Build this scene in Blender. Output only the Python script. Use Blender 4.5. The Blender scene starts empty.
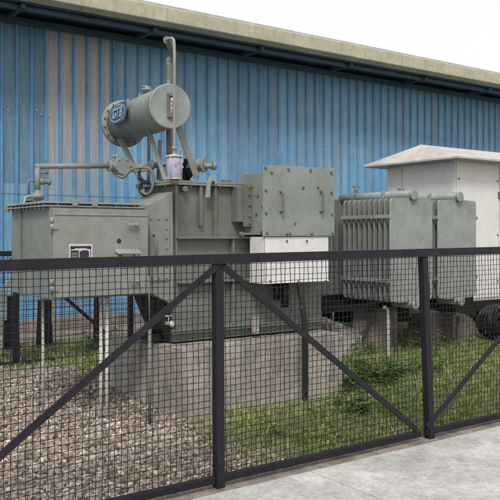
import bpy, bmesh, math, random
import numpy as np
from mathutils import Vector, Matrix, noise
random.seed(7); rng = np.random.default_rng(7)
sc = bpy.context.scene
COL = sc.collection
PI = math.pi
# ------------------------------------------------------------------ frame of the yard
# a = along the front of the machine (right and away), b = away from the viewer, z = up
TH = math.atan2(.581, .814)
CU, SU = math.cos(TH), math.sin(TH)
OX, OY = -.53, 5.70
EYE = 1.5; FPX = 750.0; HZ = 235.0          # surveyed eye height, lens and horizon of the 500 px photograph
def to_world(a, b, z=0): return Vector((OX + CU*a - SU*b, OY + SU*a + CU*b, z))
def on(px, py, b):
    """point of the plane b = const that is measured at photo pixel px, py"""
    r = (px-250)/FPX
    a = (r*(OY + CU*b) - OX + SU*b) / (CU - r*SU)
    Y = OY + SU*a + CU*b
    return (a, b, EYE - (py-HZ)*Y/FPX)
def ona(px, py, a):
    r = (px-250)/FPX
    b = (OX + CU*a - r*(OY + SU*a)) / (SU + r*CU)
    Y = OY + SU*a + CU*b
    return (a, b, EYE - (py-HZ)*Y/FPX)
def atY(px, py, Y):
    X = (px-250)/FPX*Y; dx, dy = X-OX, Y-OY
    return (CU*dx+SU*dy, -SU*dx+CU*dy, EYE-(py-HZ)*Y/FPX)
def sstep(x, a, b):
    t = min(max((x-a)/(b-a), 0), 1); return t*t*(3-2*t)
def ground_z(a, b):
    return .17*sstep(a, 1.3, 2.3)*sstep(b, -1.3, .7)*(1-sstep(b, 2.6, 4.5)) + .04 + .029*max(b+1.5, 0) - .0016*max(b+1.5, 0)**2 + .02*noise.noise(Vector((a*.7, b*.7, 3.1)))

# ------------------------------------------------------------------ materials
def mat(name): 
    m = bpy.data.materials.new(name); m.use_nodes = True
    nt = m.node_tree; return m, nt, nt.nodes['Principled BSDF']
def N(nt, t, **kw):
    n = nt.nodes.new(t)
    for k, v in kw.items():
        if k in n.inputs: n.inputs[k].default_value = v
        else: setattr(n, k, v)
    return n
def rgb(c): return (c[0], c[1], c[2], 1)
def ramp(nt, fac, stops):
    r = nt.nodes.new('ShaderNodeValToRGB'); el = r.color_ramp.elements
    while len(el) < len(stops): el.new(.5)
    for e, (p, c) in zip(el, stops): e.position = p; e.color = rgb(c)
    nt.links.new(fac, r.inputs[0]); return r
def mixc(nt, fac, a, b, mode='MIX'):
    m = nt.nodes.new('ShaderNodeMix'); m.data_type = 'RGBA'; m.blend_type = mode
    if isinstance(fac, (int, float)): m.inputs[0].default_value = fac
    else: nt.links.new(fac, m.inputs[0])
    for s, v in ((6, a), (7, b)):
        if isinstance(v, tuple): m.inputs[s].default_value = rgb(v)
        else: nt.links.new(v, m.inputs[s])
    return m.outputs[2]
def coords(nt, scale=(1, 1, 1), kind='Object'):
    t = nt.nodes.new('ShaderNodeTexCoord'); mp = nt.nodes.new('ShaderNodeMapping')
    mp.inputs['Scale'].default_value = scale; nt.links.new(t.outputs[kind], mp.inputs[0]); return mp.outputs[0]
def noise_tex(nt, vec, scale, detail=5, rough=.6):
    n = N(nt, 'ShaderNodeTexNoise', Scale=scale, Detail=detail, Roughness=rough)
    nt.links.new(vec, n.inputs['Vector']); return n.outputs['Fac']
def bump(nt, bs, h, strength=.3, dist=.01):
    b = N(nt, 'ShaderNodeBump', Strength=strength, Distance=dist); nt.links.new(h, b.inputs['Height'])
    nt.links.new(b.outputs[0], bs.inputs['Normal'])
def paint(name, c, dirt=(.16, .14, .11), amt=.45, rough=.5, chips=None, spec=.4, spots=True, var=1.0):
    m, nt, bs = mat(name); bs.inputs['Specular IOR Level'].default_value = spec
    v = coords(nt); vs = coords(nt, (6, 6, .7))
    n1 = noise_tex(nt, v, 2.2, 6); n2 = noise_tex(nt, vs, 2.0, 6, .65); n3 = noise_tex(nt, v, 60, 3)
    lo = tuple(x*(1-.14*var) for x in c); hi = tuple(min(x*(1+.10*var), 1) for x in c)
    base = ramp(nt, n1, [(.35, lo), (.65, hi)]).outputs[0]
    k = ramp(nt, n2, [(.48, (0, 0, 0)), (.72, (amt, amt, amt))]).outputs[0]
    base = mixc(nt, k, base, tuple(.45*x+.55*d*.8 for x, d in zip(c, dirt)))
    n5 = noise_tex(nt, v, 7, 8, .75); base = mixc(nt, 1.0, base, ramp(nt, n5, [(.35, (1-.14*var,)*3), (.62, (1+.06*var,)*3)]).outputs[0], 'MULTIPLY')
    if spots:                                    # scattered small rust freckles
        n6 = noise_tex(nt, v, 38, 2, .5); n7 = noise_tex(nt, v, 3.1, 2, .5)
        f6 = ramp(nt, n6, [(.70, (0, 0, 0)), (.735, (.8, .8, .8))]).outputs[0]; f7 = ramp(nt, n7, [(.5, (0, 0, 0)), (.6, (1, 1, 1))]).outputs[0]
        base = mixc(nt, mixc(nt, 1.0, f6, f7, 'MULTIPLY'), base, (.12, .07, .045))
    if chips:
        w = N(nt, 'ShaderNodeTexVoronoi', Scale=chips[0]); nt.links.new(v, w.inputs['Vector'])
        # only some cells carry a chip, of ragged outline
        dj = N(nt, 'ShaderNodeMath', operation='ADD'); nt.links.new(w.outputs['Distance'], dj.inputs[0])
        m2 = N(nt, 'ShaderNodeMath', operation='MULTIPLY'); m2.inputs[1].default_value = .35
        nt.links.new(n3, m2.inputs[0]); nt.links.new(m2.outputs[0], dj.inputs[1])
        sel = N(nt, 'ShaderNodeSeparateColor'); nt.links.new(w.outputs['Color'], sel.inputs[0])
        lt = N(nt, 'ShaderNodeMath', operation='LESS_THAN'); nt.links.new(dj.outputs[0], lt.inputs[0]); lt.inputs[1].default_value = .37
        g = N(nt, 'ShaderNodeMath', operation='LESS_THAN'); nt.links.new(sel.outputs[0], g.inputs[0]); g.inputs[1].default_value = chips[1]
        mu = N(nt, 'ShaderNodeMath', operation='MULTIPLY'); nt.links.new(lt.outputs[0], mu.inputs[0]); nt.links.new(g.outputs[0], mu.inputs[1])
        base = mixc(nt, mu.outputs[0], base, (.095, .065, .045))
    nt.links.new(base, bs.inputs['Base Color'])
    rr = ramp(nt, n1, [(.3, (rough-.08,)*3), (.7, (rough+.12,)*3)]); nt.links.new(rr.outputs[0], bs.inputs['Roughness'])
    n4 = noise_tex(nt, v, 9, 3)
    bump(nt, bs, n4, .12, .01)
    return m
GREEN = (.205, .219, .200)
M = {}
M['grey'] = paint('grey_green_enamel', GREEN)
M['greyd'] = paint('grey_green_enamel_weathered', (.145, .158, .140), amt=.6)
M['tank'] = paint('darker_tank_enamel', (.150, .162, .142), amt=.55)  # darker base tone than the boxes, over the whole tank
M['door'] = paint('grey_green_door_enamel', (.235, .250, .228), amt=.35)
M['plate'] = paint('chipped_cover_enamel', (.225, .250, .230), amt=.4, chips=(12, .24))
M['rad'] = paint('pale_radiator_enamel', (.250, .275, .262), amt=.35)
M['radfin_shade'] = paint('gap_shaded_fin_enamel', (.165, .183, .170), amt=.4)  # shade of the gaps between fins put into a darker base colour
M['white'] = paint('white_panel_enamel', (.68, .665, .67), dirt=(.4, .36, .32), amt=.2, var=.5, chips=(9, .05))
M['kiosk'] = paint('off_white_kiosk_paint', (.64, .625, .62), dirt=(.4, .37, .34), amt=.12, spots=False, var=.35)
M['kroof'] = paint('shade_toned_kiosk_roof_paint', (.46, .43, .41), dirt=(.28, .24, .2), amt=.3, spots=False)  # white roof; its brownish shade is put into the base colour
M['black'] = paint('black_bitumen_steel', (.009, .009, .010), dirt=(.03, .027, .024), amt=.3, rough=.75, spec=.2, spots=False)
M['fence'] = paint('slate_fence_enamel', (.013, .012, .018), dirt=(.05, .045, .04), amt=.4, rough=.55, spec=.3, spots=False)
M['galv'] = paint('dull_galvanised_steel', (.42, .41, .38), dirt=(.2, .17, .13), amt=.5, rough=.5)
M['cream'] = paint('cream_gutter_paint', (.52, .48, .37), dirt=(.2, .16, .1), amt=.6)
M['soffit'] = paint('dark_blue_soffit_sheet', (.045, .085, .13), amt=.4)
M['roofm'] = paint('roof_sheet', (.4, .4, .38))
M['rubber'] = paint('black_rubber', (.012, .012, .013), dirt=(.05, .05, .05), amt=.3, rough=.45)
M['bolt'] = paint('weathered_bolt_steel', (.14, .13, .12), dirt=(.16, .09, .05), amt=.7, rough=.5)
M['brass'] = paint('brass_fitting', (.34, .22, .12), rough=.4)
def flat(name, c, rough=.5, metal=0):
    m, nt, bs = mat(name); v = coords(nt); n1 = noise_tex(nt, v, 30, 4)
    r = ramp(nt, n1, [(.3, tuple(x*.82 for x in c)), (.7, tuple(min(1, x*1.12) for x in c))])
    nt.links.new(r.outputs[0], bs.inputs['Base Color']); bs.inputs['Roughness'].default_value = rough; bs.inputs['Metallic'].default_value = metal
    return m
M['signblue'] = flat('sign_blue_enamel', (.055, .10, .19)); M['signwhite'] = flat('sign_pale_enamel', (.25, .36, .46))
M['ink'] = flat('dark_plate_ink', (.02, .02, .035)); M['platewhite'] = flat('pale_engraved_plate', (.55, .50, .50), .35)
M['red'] = flat('red_lens', (.5, .08, .06), .3); M['greenl'] = flat('green_lens', (.05, .2, .1), .3)
M['silica'] = flat('pale_violet_silica_beads', (.36, .36, .47), .18); M['pink'] = flat('pink_silica_beads', (.42, .24, .27), .3)
M['bluetape'] = flat('blue_tape', (.02, .05, .12))
M['concb2'] = paint('greyed_pipe_enamel', (.27, .265, .255))
M['pvc'] = paint('weathered_pale_pipe', (.58, .57, .54), dirt=(.4, .36, .3), amt=.3, spots=False)
M['silver'] = flat('bright_valve_metal', (.55, .55, .53), .35, .6)

def concrete(name, c, stain=.75):
    m, nt, bs = mat(name); v = coords(nt); vs = coords(nt, (5, 5, .8))
    n1 = noise_tex(nt, v, 2.1, 8, .68); n2 = noise_tex(nt, vs, 1.5, 7, .65); n3 = noise_tex(nt, v, 45, 6, .7)
    base = ramp(nt, n1, [(.3, tuple(x*.62 for x in c)), (.7, tuple(x*1.22 for x in c))]).outputs[0]
    k = ramp(nt, n2, [(.44, (0, 0, 0)), (.62, (stain,)*3)]).outputs[0]
    base = mixc(nt, k, base, tuple(x*.38 for x in c))
    sp = ramp(nt, n3, [(.35, (.72, .72, .72)), (.6, (1.05, 1.05, 1.05))]).outputs[0]
    base = mixc(nt, 1.0, base, sp, 'MULTIPLY')
    nt.links.new(base, bs.inputs['Base Color']); bs.inputs['Roughness'].default_value = .9
    bump(nt, bs, n3, .5, .012); return m
M['conc'] = concrete('stained_cast_concrete', (.40, .36, .32), .72)
M['concp'] = concrete('pale_rough_concrete', (.46, .45, .41), .35)
M['concb'] = concrete('brown_weathered_concrete', (.29, .245, .215))
M['pave'] = concrete('pale_concrete_paving', (.50, .49, .47), .25)
M['plinth'] = concrete('brown_rendered_plinth', (.25, .21, .18), .4)

def ground_mat():
    m, nt, bs = mat('soil_and_grass_ground'); v = coords(nt)
    n1 = noise_tex(nt, v, 1.3, 8, .7); n2 = noise_tex(nt, v, 14, 6, .7); n3 = noise_tex(nt, v, 90, 4, .7)
    soil = ramp(nt, n3, [(.3, (.10, .08, .055)), (.7, (.24, .20, .15))]).outputs[0]
    grass = ramp(nt, n2, [(.3, (.06, .085, .022)), (.7, (.15, .18, .06))]).outputs[0]
    k = ramp(nt, n1, [(.50, (0, 0, 0)), (.62, (1, 1, 1))]).outputs[0]
    nt.links.new(mixc(nt, k, grass, soil), bs.inputs['Base Color']); bs.inputs['Roughness'].default_value = 1
    bump(nt, bs, n3, .8, .02); return m
M['ground'] = ground_mat()
def gravel_mat():
    m, nt, bs = mat('gravel_bed'); v = coords(nt)
    w = N(nt, 'ShaderNodeTexVoronoi', Scale=38); nt.links.new(v, w.inputs['Vector'])
    s = N(nt, 'ShaderNodeSeparateColor'); nt.links.new(w.outputs['Color'], s.inputs[0])
    c = ramp(nt, s.outputs[0], [(0, (.10, .08, .065)), (.5, (.20, .165, .135)), (1, (.33, .28, .24))]).outputs[0]
    nt.links.new(c, bs.inputs['Base Color']); bs.inputs['Roughness'].default_value = .95
    bump(nt, bs, w.outputs['Distance'], -.9, .02); return m
M['gravel'] = gravel_mat()
def attr_mat(name, stops, rough=.9, trans=0):
    m, nt, bs = mat(name); at = N(nt, 'ShaderNodeAttribute', attribute_name='tone')
    r = ramp(nt, at.outputs['Fac'], stops); nt.links.new(r.outputs[0], bs.inputs['Base Color'])
    bs.inputs['Roughness'].default_value = rough
    if trans:
        tr = N(nt, 'ShaderNodeBsdfTranslucent'); nt.links.new(r.outputs[0], tr.inputs[0])
        mx = N(nt, 'ShaderNodeMixShader'); mx.inputs[0].default_value = trans
        nt.links.new(bs.outputs[0], mx.inputs[1]); nt.links.new(tr.outputs[0], mx.inputs[2])
        nt.links.new(mx.outputs[0], nt.nodes['Material Output'].inputs[0])
    return m
M['stones'] = attr_mat('mixed_gravel_stone', [(0, (.10, .078, .062)), (.35, (.22, .178, .145)), (.7, (.36, .30, .25)), (1, (.58, .52, .47))])
M['blades'] = attr_mat('grass_blades', [(0, (.075, .13, .025)), (.45, (.20, .29, .075)), (.82, (.34, .39, .14)), (1, (.48, .42, .25))], .6, .3)
M['weed'] = attr_mat('broad_weed_leaves', [(0, (.035, .085, .02)), (.6, (.095, .17, .045)), (1, (.19, .28, .09))], .5, .25)
M['weedy'] = attr_mat('yellow_green_weed_leaves', [(0, (.08, .13, .025)), (.6, (.19, .27, .07)), (1, (.32, .38, .13))], .5, .25)

def cladding_mat():
    m, nt, bs = mat('faded_blue_sheet_cladding'); v = coords(nt)
    vs = coords(nt, (1.3, 1, .14)); vl = coords(nt, (1, 1, 1))
    sep = N(nt, 'ShaderNodeSeparateXYZ'); nt.links.new(vl, sep.inputs[0])
    # each sheet one metre wide has faded by its own amount
    div = N(nt, 'ShaderNodeMath', operation='MULTIPLY'); div.inputs[1].default_value = 1/1.0; nt.links.new(sep.outputs[0], div.inputs[0])
    fl = N(nt, 'ShaderNodeMath', operation='FLOOR'); nt.links.new(div.outputs[0], fl.inputs[0])
    wn = N(nt, 'ShaderNodeTexWhiteNoise', noise_dimensions='1D'); nt.links.new(fl.outputs[0], wn.inputs['W'])
    n1 = noise_tex(nt, vs, 1.6, 7, .65); n2 = noise_tex(nt, v, 1.1, 5, .6); n3 = noise_tex(nt, coords(nt, (30, 1, .8)), 1.2, 4, .6)
    blue = ramp(nt, n2, [(.3, (.115, .275, .435)), (.7, (.190, .370, .525))]).outputs[0]
    tone = ramp(nt, wn.outputs[0], [(0, (.76, .80, .85)), (1, (1.12, 1.08, 1.05))]).outputs[0]
    blue = mixc(nt, 1.0, blue, tone, 'MULTIPLY')
    # chalked, rusty-grey fade on the upper sheets of the wall
    up = N(nt, 'ShaderNodeMapRange'); up.inputs[1].default_value = 1.5; up.inputs[2].default_value = 3.0; nt.links.new(sep.outputs[2], up.inputs[0])
    fade = ramp(nt, n1, [(.42, (0, 0, 0)), (.68, (.62, .62, .62))]).outputs[0]
    fm = N(nt, 'ShaderNodeMath', operation='MULTIPLY'); nt.links.new(fade, fm.inputs[0]); nt.links.new(up.outputs[0], fm.inputs[1])
    blue = mixc(nt, fm.outputs[0], blue, (.235, .23, .235))
    # one stretch replaced by greyer sheets (local x window)
    def win(x0, x1, soft=.012):
        g = N(nt, 'ShaderNodeMapRange'); g.inputs[1].default_value = x0-soft; g.inputs[2].default_value = x0+soft; nt.links.new(sep.outputs[0], g.inputs[0])
        h = N(nt, 'ShaderNodeMapRange'); h.inputs[1].default_value = x1+soft; h.inputs[2].default_value = x1-soft; nt.links.new(sep.outputs[0], h.inputs[0])
        q = N(nt, 'ShaderNodeMath', operation='MULTIPLY'); nt.links.new(g.outputs[0], q.inputs[0]); nt.links.new(h.outputs[0], q.inputs[1]); return q.outputs[0]
    zz = N(nt, 'ShaderNodeMapRange'); zz.inputs[1].default_value = 1.2; zz.inputs[2].default_value = 3.2; zz.inputs[3].default_value = .12; zz.inputs[4].default_value = .95
    nt.links.new(sep.outputs[2], zz.inputs[0])
    gm = N(nt, 'ShaderNodeMath', operation='MULTIPLY'); nt.links.new(win(WX[1], WX[2]), gm.inputs[0]); nt.links.new(zz.outputs[0], gm.inputs[1])
    blue = mixc(nt, gm.outputs[0], blue, (.345, .335, .34))
    # darker older sheets at the left, above the lap joint
    zt = N(nt, 'ShaderNodeMath', operation='GREATER_THAN'); zt.inputs[1].default_value = 2.05; nt.links.new(sep.outputs[2], zt.inputs[0])
    dm = N(nt, 'ShaderNodeMath', operation='MULTIPLY'); nt.links.new(win(WX[0], WX[1]), dm.inputs[0]); nt.links.new(zt.outputs[0], dm.inputs[1])
    d2 = N(nt, 'ShaderNodeMath', operation='MULTIPLY'); d2.inputs[1].default_value = .8; nt.links.new(dm.outputs[0], d2.inputs[0])
    blue = mixc(nt, d2.outputs[0], blue, (.09, .18, .26))
    ck = ramp(nt, noise_tex(nt, coords(nt, (3, 1, 1.2)), 3.3, 8, .75), [(.52, (0, 0, 0)), (.75, (.6, .6, .6))]).outputs[0]
    blue = mixc(nt, ck, blue, (.26, .36, .43))
    st = ramp(nt, n3, [(.33, (.74, .76, .80)), (.66, (1.12, 1.10, 1.08))]).outputs[0]
    blue = mixc(nt, 1.0, blue, st, 'MULTIPLY')
    nt.links.new(blue, bs.inputs['Base Color']); bs.inputs['Roughness'].default_value = .55
    return m
M_RIB = paint('blue_rib_paint', (.11, .265, .46), dirt=(.2, .2, .2), amt=.6)

# ------------------------------------------------------------------ mesh building
class MB:
    def __init__(s): s.bm = bmesh.new(); s.mi = 0
    def _m(s, fs):
        for f in fs: f.material_index = s.mi
    def box(s, a0, a1, b0, b1, z0, z1):
        v = [s.bm.verts.new(p) for p in ((a0,b0,z0),(a1,b0,z0),(a1,b1,z0),(a0,b1,z0),(a0,b0,z1),(a1,b0,z1),(a1,b1,z1),(a0,b1,z1))]
        s._m([s.bm.faces.new([v[i] for i in q]) for q in ((3,2,1,0),(4,5,6,7),(0,1,5,4),(1,2,6,5),(2,3,7,6),(3,0,4,7))]); return s
    def hull(s, bot, top):
        n = len(bot); vb = [s.bm.verts.new(p) for p in bot]; vt = [s.bm.verts.new(p) for p in top]
        fs = [s.bm.faces.new(vb[::-1]), s.bm.faces.new(vt)]
        for i in range(n): fs.append(s.bm.faces.new((vb[i], vb[(i+1)%n], vt[(i+1)%n], vt[i])))
        s._m(fs); return s
    def prism_z(s, poly, z0, z1): return s.hull([(x,y,z0) for x,y in poly], [(x,y,z1) for x,y in poly])
    def prism_b(s, poly, b0, b1): return s.hull([(a,b1,z) for a,z in poly], [(a,b0,z) for a,z in poly])
    def bar(s, p, q, w, h, up=(0,0,1)):
        p, q = Vector(p), Vector(q); d = (q-p).normalized(); up = Vector(up)
        if abs(d.dot(up)) > .98: up = Vector((0,1,0))
        x = d.cross(up).normalized()*(w/2); y = x.cross(d).normalized()*(h/2)
        return s.hull([p-x-y, p+x-y, p+x+y, p-x+y], [q-x-y, q+x-y, q+x+y, q-x+y])
    def ring(s, c, d, r, n, ref=None):
        d = Vector(d).normalized(); ref = Vector((0,0,1)) if abs(d.z) < .9 else Vector((1,0,0))
        x = d.cross(ref).normalized(); y = d.cross(x)
        return [s.bm.verts.new(Vector(c) + x*(r*math.cos(2*PI*i/n)) + y*(r*math.sin(2*PI*i/n))) for i in range(n)]
    def lathe(s, p, d, prof, n=20, smooth=True):
        p, d = Vector(p), Vector(d).normalized(); rs = []
        for t, r in prof: rs.append(s.ring(p+d*t, d, max(r, 1e-4), n))
        fs = []
        for A, B in zip(rs, rs[1:]):
            for i in range(n):
                f = s.bm.faces.new((A[i], A[(i+1)%n], B[(i+1)%n], B[i])); f.smooth = smooth; fs.append(f)
        fs.append(s.bm.faces.new(rs[0][::-1])); fs.append(s.bm.faces.new(rs[-1])); s._m(fs); return s
    def cyl(s, p, q, r, n=14, r2=None):
        p, q = Vector(p), Vector(q); return s.lathe(p, q-p, [(0, r), ((q-p).length, r if r2 is None else r2)], n)
    def tube(s, pts, r, n=10, sub=0):
        P = [Vector(x) for x in pts]
        if sub:
            Q = []
            for i in range(len(P)-1):
                p0, p1, p2, p3 = P[max(i-1,0)], P[i], P[i+1], P[min(i+2,len(P)-1)]
                for k in range(sub):
                    t = k/sub
                    Q.append(.5*((2*p1)+(p2-p0)*t+(2*p0-5*p1+4*p2-p3)*t*t+(3*p1-p0-3*p2+p3)*t**3))
            P = Q+[P[-1]]
        rs = []; x = None
        for i, c in enumerate(P):
            d = (P[min(i+1,len(P)-1)]-P[max(i-1,0)]).normalized()
            if x is None:
                x = d.cross(Vector((0,0,1)) if abs(d.z) < .9 else Vector((1,0,0))).normalized()
            else: x = (x-d*x.dot(d)).normalized()
            y = d.cross(x)
            rs.append([s.bm.verts.new(c+x*(r*math.cos(2*PI*k/n))+y*(r*math.sin(2*PI*k/n))) for k in range(n)])
        fs = []
        for A, B in zip(rs, rs[1:]):
            for i in range(n):
                f = s.bm.faces.new((A[i], A[(i+1)%n], B[(i+1)%n], B[i])); f.smooth = True; fs.append(f)
        fs.append(s.bm.faces.new(rs[0][::-1])); fs.append(s.bm.faces.new(rs[-1])); s._m(fs); return s
    def bolt(s, c, d=(0,-1,0), r=.009, h=.009): 
        s.lathe(c, d, [(0, r*1.55), (h*.25, r*1.55), (h*.26, r), (h, r*.95)], 6, False); return s
    def build(s, name, mats, parent=None, org=(0,0,0), bevel=0, flip=True):
        bmesh.ops.recalc_face_normals(s.bm, faces=s.bm.faces)
        bmesh.ops.translate(s.bm, verts=s.bm.verts, vec=-Vector(org))
        me = bpy.data.meshes.new(name); s.bm.to_mesh(me); s.bm.free()
        o = bpy.data.objects.new(name, me); COL.objects.link(o)
        for m in (mats if isinstance(mats, (list, tuple)) else [mats]): me.materials.append(m)
        if parent: o.parent = parent
        if bevel:
            b = o.modifiers.new('bevel', 'BEVEL'); b.width = bevel; b.segments = 2; b.limit_method = 'ANGLE'; b.angle_limit = math.radians(40)
        return o
def thing(name, label, cat, org=(0,0,0), group=None, kind=None):
    o = bpy.data.objects.new(name, None); COL.objects.link(o); o.empty_display_size = .1
    o.location = to_world(*org); o.rotation_euler = (0, 0, TH); o['label'] = label; o['category'] = cat
    if group: o['group'] = group
    return o
def solo(mb, name, mats, label, cat, org, group=None, bevel=0):
    o = mb.build(name, mats, None, org, bevel); o.location = to_world(*org); o.rotation_euler = (0,0,TH)
    o['label'] = label; o['category'] = cat
    if group: o['group'] = group
    return o
def structure(mb, name, mats, kind='structure', bevel=0):
    o = mb.build(name, mats, None, (0,0,0), bevel); o.location = to_world(0,0,0); o.rotation_euler = (0,0,TH); o['kind'] = kind; return o
def polymesh(name, verts, faces, m, tone=None, kind=None, smooth=False):
    me = bpy.data.meshes.new(name); verts = np.asarray(verts, np.float32); faces = np.asarray(faces, np.int32)
    k = faces.shape[1]
    me.vertices.add(len(verts)); me.vertices.foreach_set('co', verts.ravel())
    me.loops.add(faces.size); me.loops.foreach_set('vertex_index', faces.ravel())
    me.polygons.add(len(faces)); me.polygons.foreach_set('loop_start', np.arange(len(faces), dtype=np.int32)*k)
    me.update(calc_edges=True)
    if tone is not None:
        at = me.attributes.new('tone', 'FLOAT', 'POINT'); at.data.foreach_set('value', np.asarray(tone, np.float32))
    me.materials.append(m); me.validate()
    o = bpy.data.objects.new(name, me); COL.objects.link(o); o.location = to_world(0,0,0); o.rotation_euler = (0,0,TH)
    if kind: o['kind'] = kind
    return o

# ------------------------------------------------------------------ camera, world, sun
cam = bpy.data.cameras.new('camera'); co = bpy.data.objects.new('camera', cam); COL.objects.link(co)
co.location = (0, 0, EYE); co.rotation_euler = (PI/2, 0, 0); cam.sensor_width = 36; cam.lens = FPX/500*36
cam.shift_y = -(250-HZ)/500; cam.clip_end = 3000; cam.clip_start = .05; sc.camera = co
w = bpy.data.worlds.new('World'); sc.world = w; w.use_nodes = True; nt = w.node_tree
SUN_EL, SUN_AZ = math.radians(50), math.radians(184)   # azimuth clockwise from +Y
sky = N(nt, 'ShaderNodeTexSky'); sky.sky_type = 'NISHITA'; sky.sun_disc = False
sky.sun_elevation = SUN_EL; sky.sun_rotation = SUN_AZ; sky.air_density = 1.0; sky.dust_density = 6.0; sky.ozone_density = 1.0
hs = N(nt, 'ShaderNodeHueSaturation', Saturation=.16, Value=1.0); nt.links.new(sky.outputs[0], hs.inputs['Color'])
cl = mixc(nt, .72, hs.outputs[0], (10.4, 10.35, 10.3))       # bright overcast deck veiling the sky
bg = nt.nodes['Background']; bg.inputs[1].default_value = .095; nt.links.new(cl, bg.inputs[0])
sl = bpy.data.lights.new('sun', 'SUN'); sl.energy = 2.0; sl.angle = math.radians(14); sl.color = (1, .965, .91)
so = bpy.data.objects.new('sun', sl); COL.objects.link(so)
sd = Vector((math.sin(SUN_AZ)*math.cos(SUN_EL), math.cos(SUN_AZ)*math.cos(SUN_EL), math.sin(SUN_EL)))
so.rotation_euler = sd.to_track_quat('Z', 'Y').to_euler(); so.location = (0, 0, 12)
sc.view_settings.view_transform = 'Standard'; sc.view_settings.look = 'None'; sc.view_settings.gamma = 1; sc.view_settings.exposure = .32
sc.view_settings.use_curve_mapping = False

# ------------------------------------------------------------------ ground, gravel, paving
def sheet(aa, bb, zf, name, m, kind='structure'):
    bm = MB(); g = [[bm.bm.verts.new((a, b, zf(a, b))) for b in bb] for a in aa]
    for i in range(len(aa)-1):
        for j in range(len(bb)-1): 
            f = bm.bm.faces.new((g[i][j], g[i+1][j], g[i+1][j+1], g[i][j+1])); f.smooth = True
    return structure(bm, name, m, kind)
def lin(x0, x1, n): return [x0+(x1-x0)*i/n for i in range(n+1)]
def gz(a, b):
    k = min(max((max(abs(a-2), abs(b-2))-14)/20, 0), 1)
    return ground_z(a, min(b, 10))*(1-k)+.05*k
sheet([-900, -200, -60]+lin(-14, 18, 80)+[60, 200, 900], [-900, -200, -60, -20]+lin(-8, 14, 70)+[60, 200, 900], gz, 'ground', M['ground'])
# pale concrete pavement outside the fence, on its own slab, with a kerb under the fence
kb = MB(); kb.box(-9, 16, -1.52, -1.36, -.1, .085); structure(kb, 'kerb', M['concb'], bevel=.01)
pv = MB()
for i in range(-8, 15): pv.box(i*1.5, i*1.5+1.492, -6.0, -1.53, -.1, .10)
structure(pv, 'pavement', M['pave'], bevel=.004)
WBP = -SU*(0-OX)+CU*(12.5-OY)-.045
bp = sheet(lin(-12, 22, 60), lin(3.7, WBP, 12), lambda a, b: ground_z(a, b)+.02, 'path', M['plinth'])
# gravel bed: base sheet and stones
def gravel_edge(b): return -.02 + .12*math.sin(b*3.1) if b < .75 else .55
sheet(lin(-3.6, .35, 40), lin(-1.34, 2.75, 40), lambda a, b: ground_z(a, b)+.006, 'gravel_bed', M['gravel'])
def stones():
    base = bmesh.new(); bmesh.ops.create_icosphere(base, subdivisions=1, radius=1)
    bv = np.array([v.co[:] for v in base.verts]); bf = np.array([[v.index for v in f.verts] for f in base.faces]); base.free()
    V, F, T = [], [], []; n = 0
    for _ in range(46000):
        a = random.uniform(-3.4, .5); b = random.uniform(-1.33, 2.7)
        if noise.noise(Vector((a*1.8, b*1.8, 9))) > .42 and random.random() < .5: continue
        if a > gravel_edge(b)+random.uniform(-.12, .16): continue
        X = OX+CU*a-SU*b; Y = OY+SU*a+CU*b
        if Y < 2.5 or X/Y < -.40: continue
        if b > 2.25+.25*noise.noise(Vector((a, 3, 1))): continue
        s = random.choice((.006, .008, .010, .012, .014, .019))*random.uniform(.8, 1.25)
        r = Matrix.Rotation(random.uniform(0, 6.28), 3, Vector((random.random(), random.random(), random.random())).normalized())
        sc3 = np.array([random.uniform(.8, 1.5), random.uniform(.7, 1.1), random.uniform(.5, .8)])*s
        j = rng.uniform(.8, 1.18, (len(bv), 1))
        v = (bv*j*sc3) @ np.array(r)+np.array([a, b, ground_z(a, b)+.006+s*random.uniform(.1, .7)])
        V.append(v); F.append(bf+n); n += len(bv); T.append(np.full(len(bv), min(max(random.gauss(.5, .25), 0), 1)))
    polymesh('gravel_stones', np.concatenate(V), np.concatenate(F), M['stones'], np.concatenate(T), 'stuff')
stones()
# grass
SOLID = [(-.1, 1.75, -.02, .82)]
def blades(name, count, region, hfun, m, w=.0045):
    V, F, T = [], [], []; n = 0
    for _ in range(count):
        a, b = region()
        if a is None: continue
        h, t = hfun(a, b)
        if h <= 0: continue
        z = ground_z(a, b)-.004; ang = random.uniform(0, 6.28); lean = random.uniform(.1, .75)*h; dx, dy = math.cos(ang), math.sin(ang)
        wa = random.uniform(0, 6.28); wx, wy = math.cos(wa)*w*random.uniform(.7, 1.5), math.sin(wa)*w
        V += [(a-wx, b-wy, z), (a+wx, b+wy, z), (a+dx*lean*.35+wx*.8, b+dy*lean*.35+wy*.8, z+h*.6), (a+dx*lean*.35-wx*.8, b+dy*lean*.35-wy*.8, z+h*.6),
              (a+dx*lean, b+dy*lean, z+h)]
        F += [(n, n+1, n+2), (n, n+2, n+3), (n+3, n+2, n+4)]; n += 5; T += [t]*5
    o = polymesh(name, V, F, m, T, 'stuff'); return o
def visible(a, b):
    X = OX+CU*a-SU*b; Y = OY+SU*a+CU*b; return Y > 2.2 and abs(X/Y) < .36
def reg_r():
    while True:
        a = random.uniform(-.3, 9.5); b = random.uniform(-1.33, 3.9)
        if a < .1 and b > -.1: return None, None
        if not visible(a, b): continue
        if -.1 < a < 1.78 and -.03 < b < .83: continue
        return a, b
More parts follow.
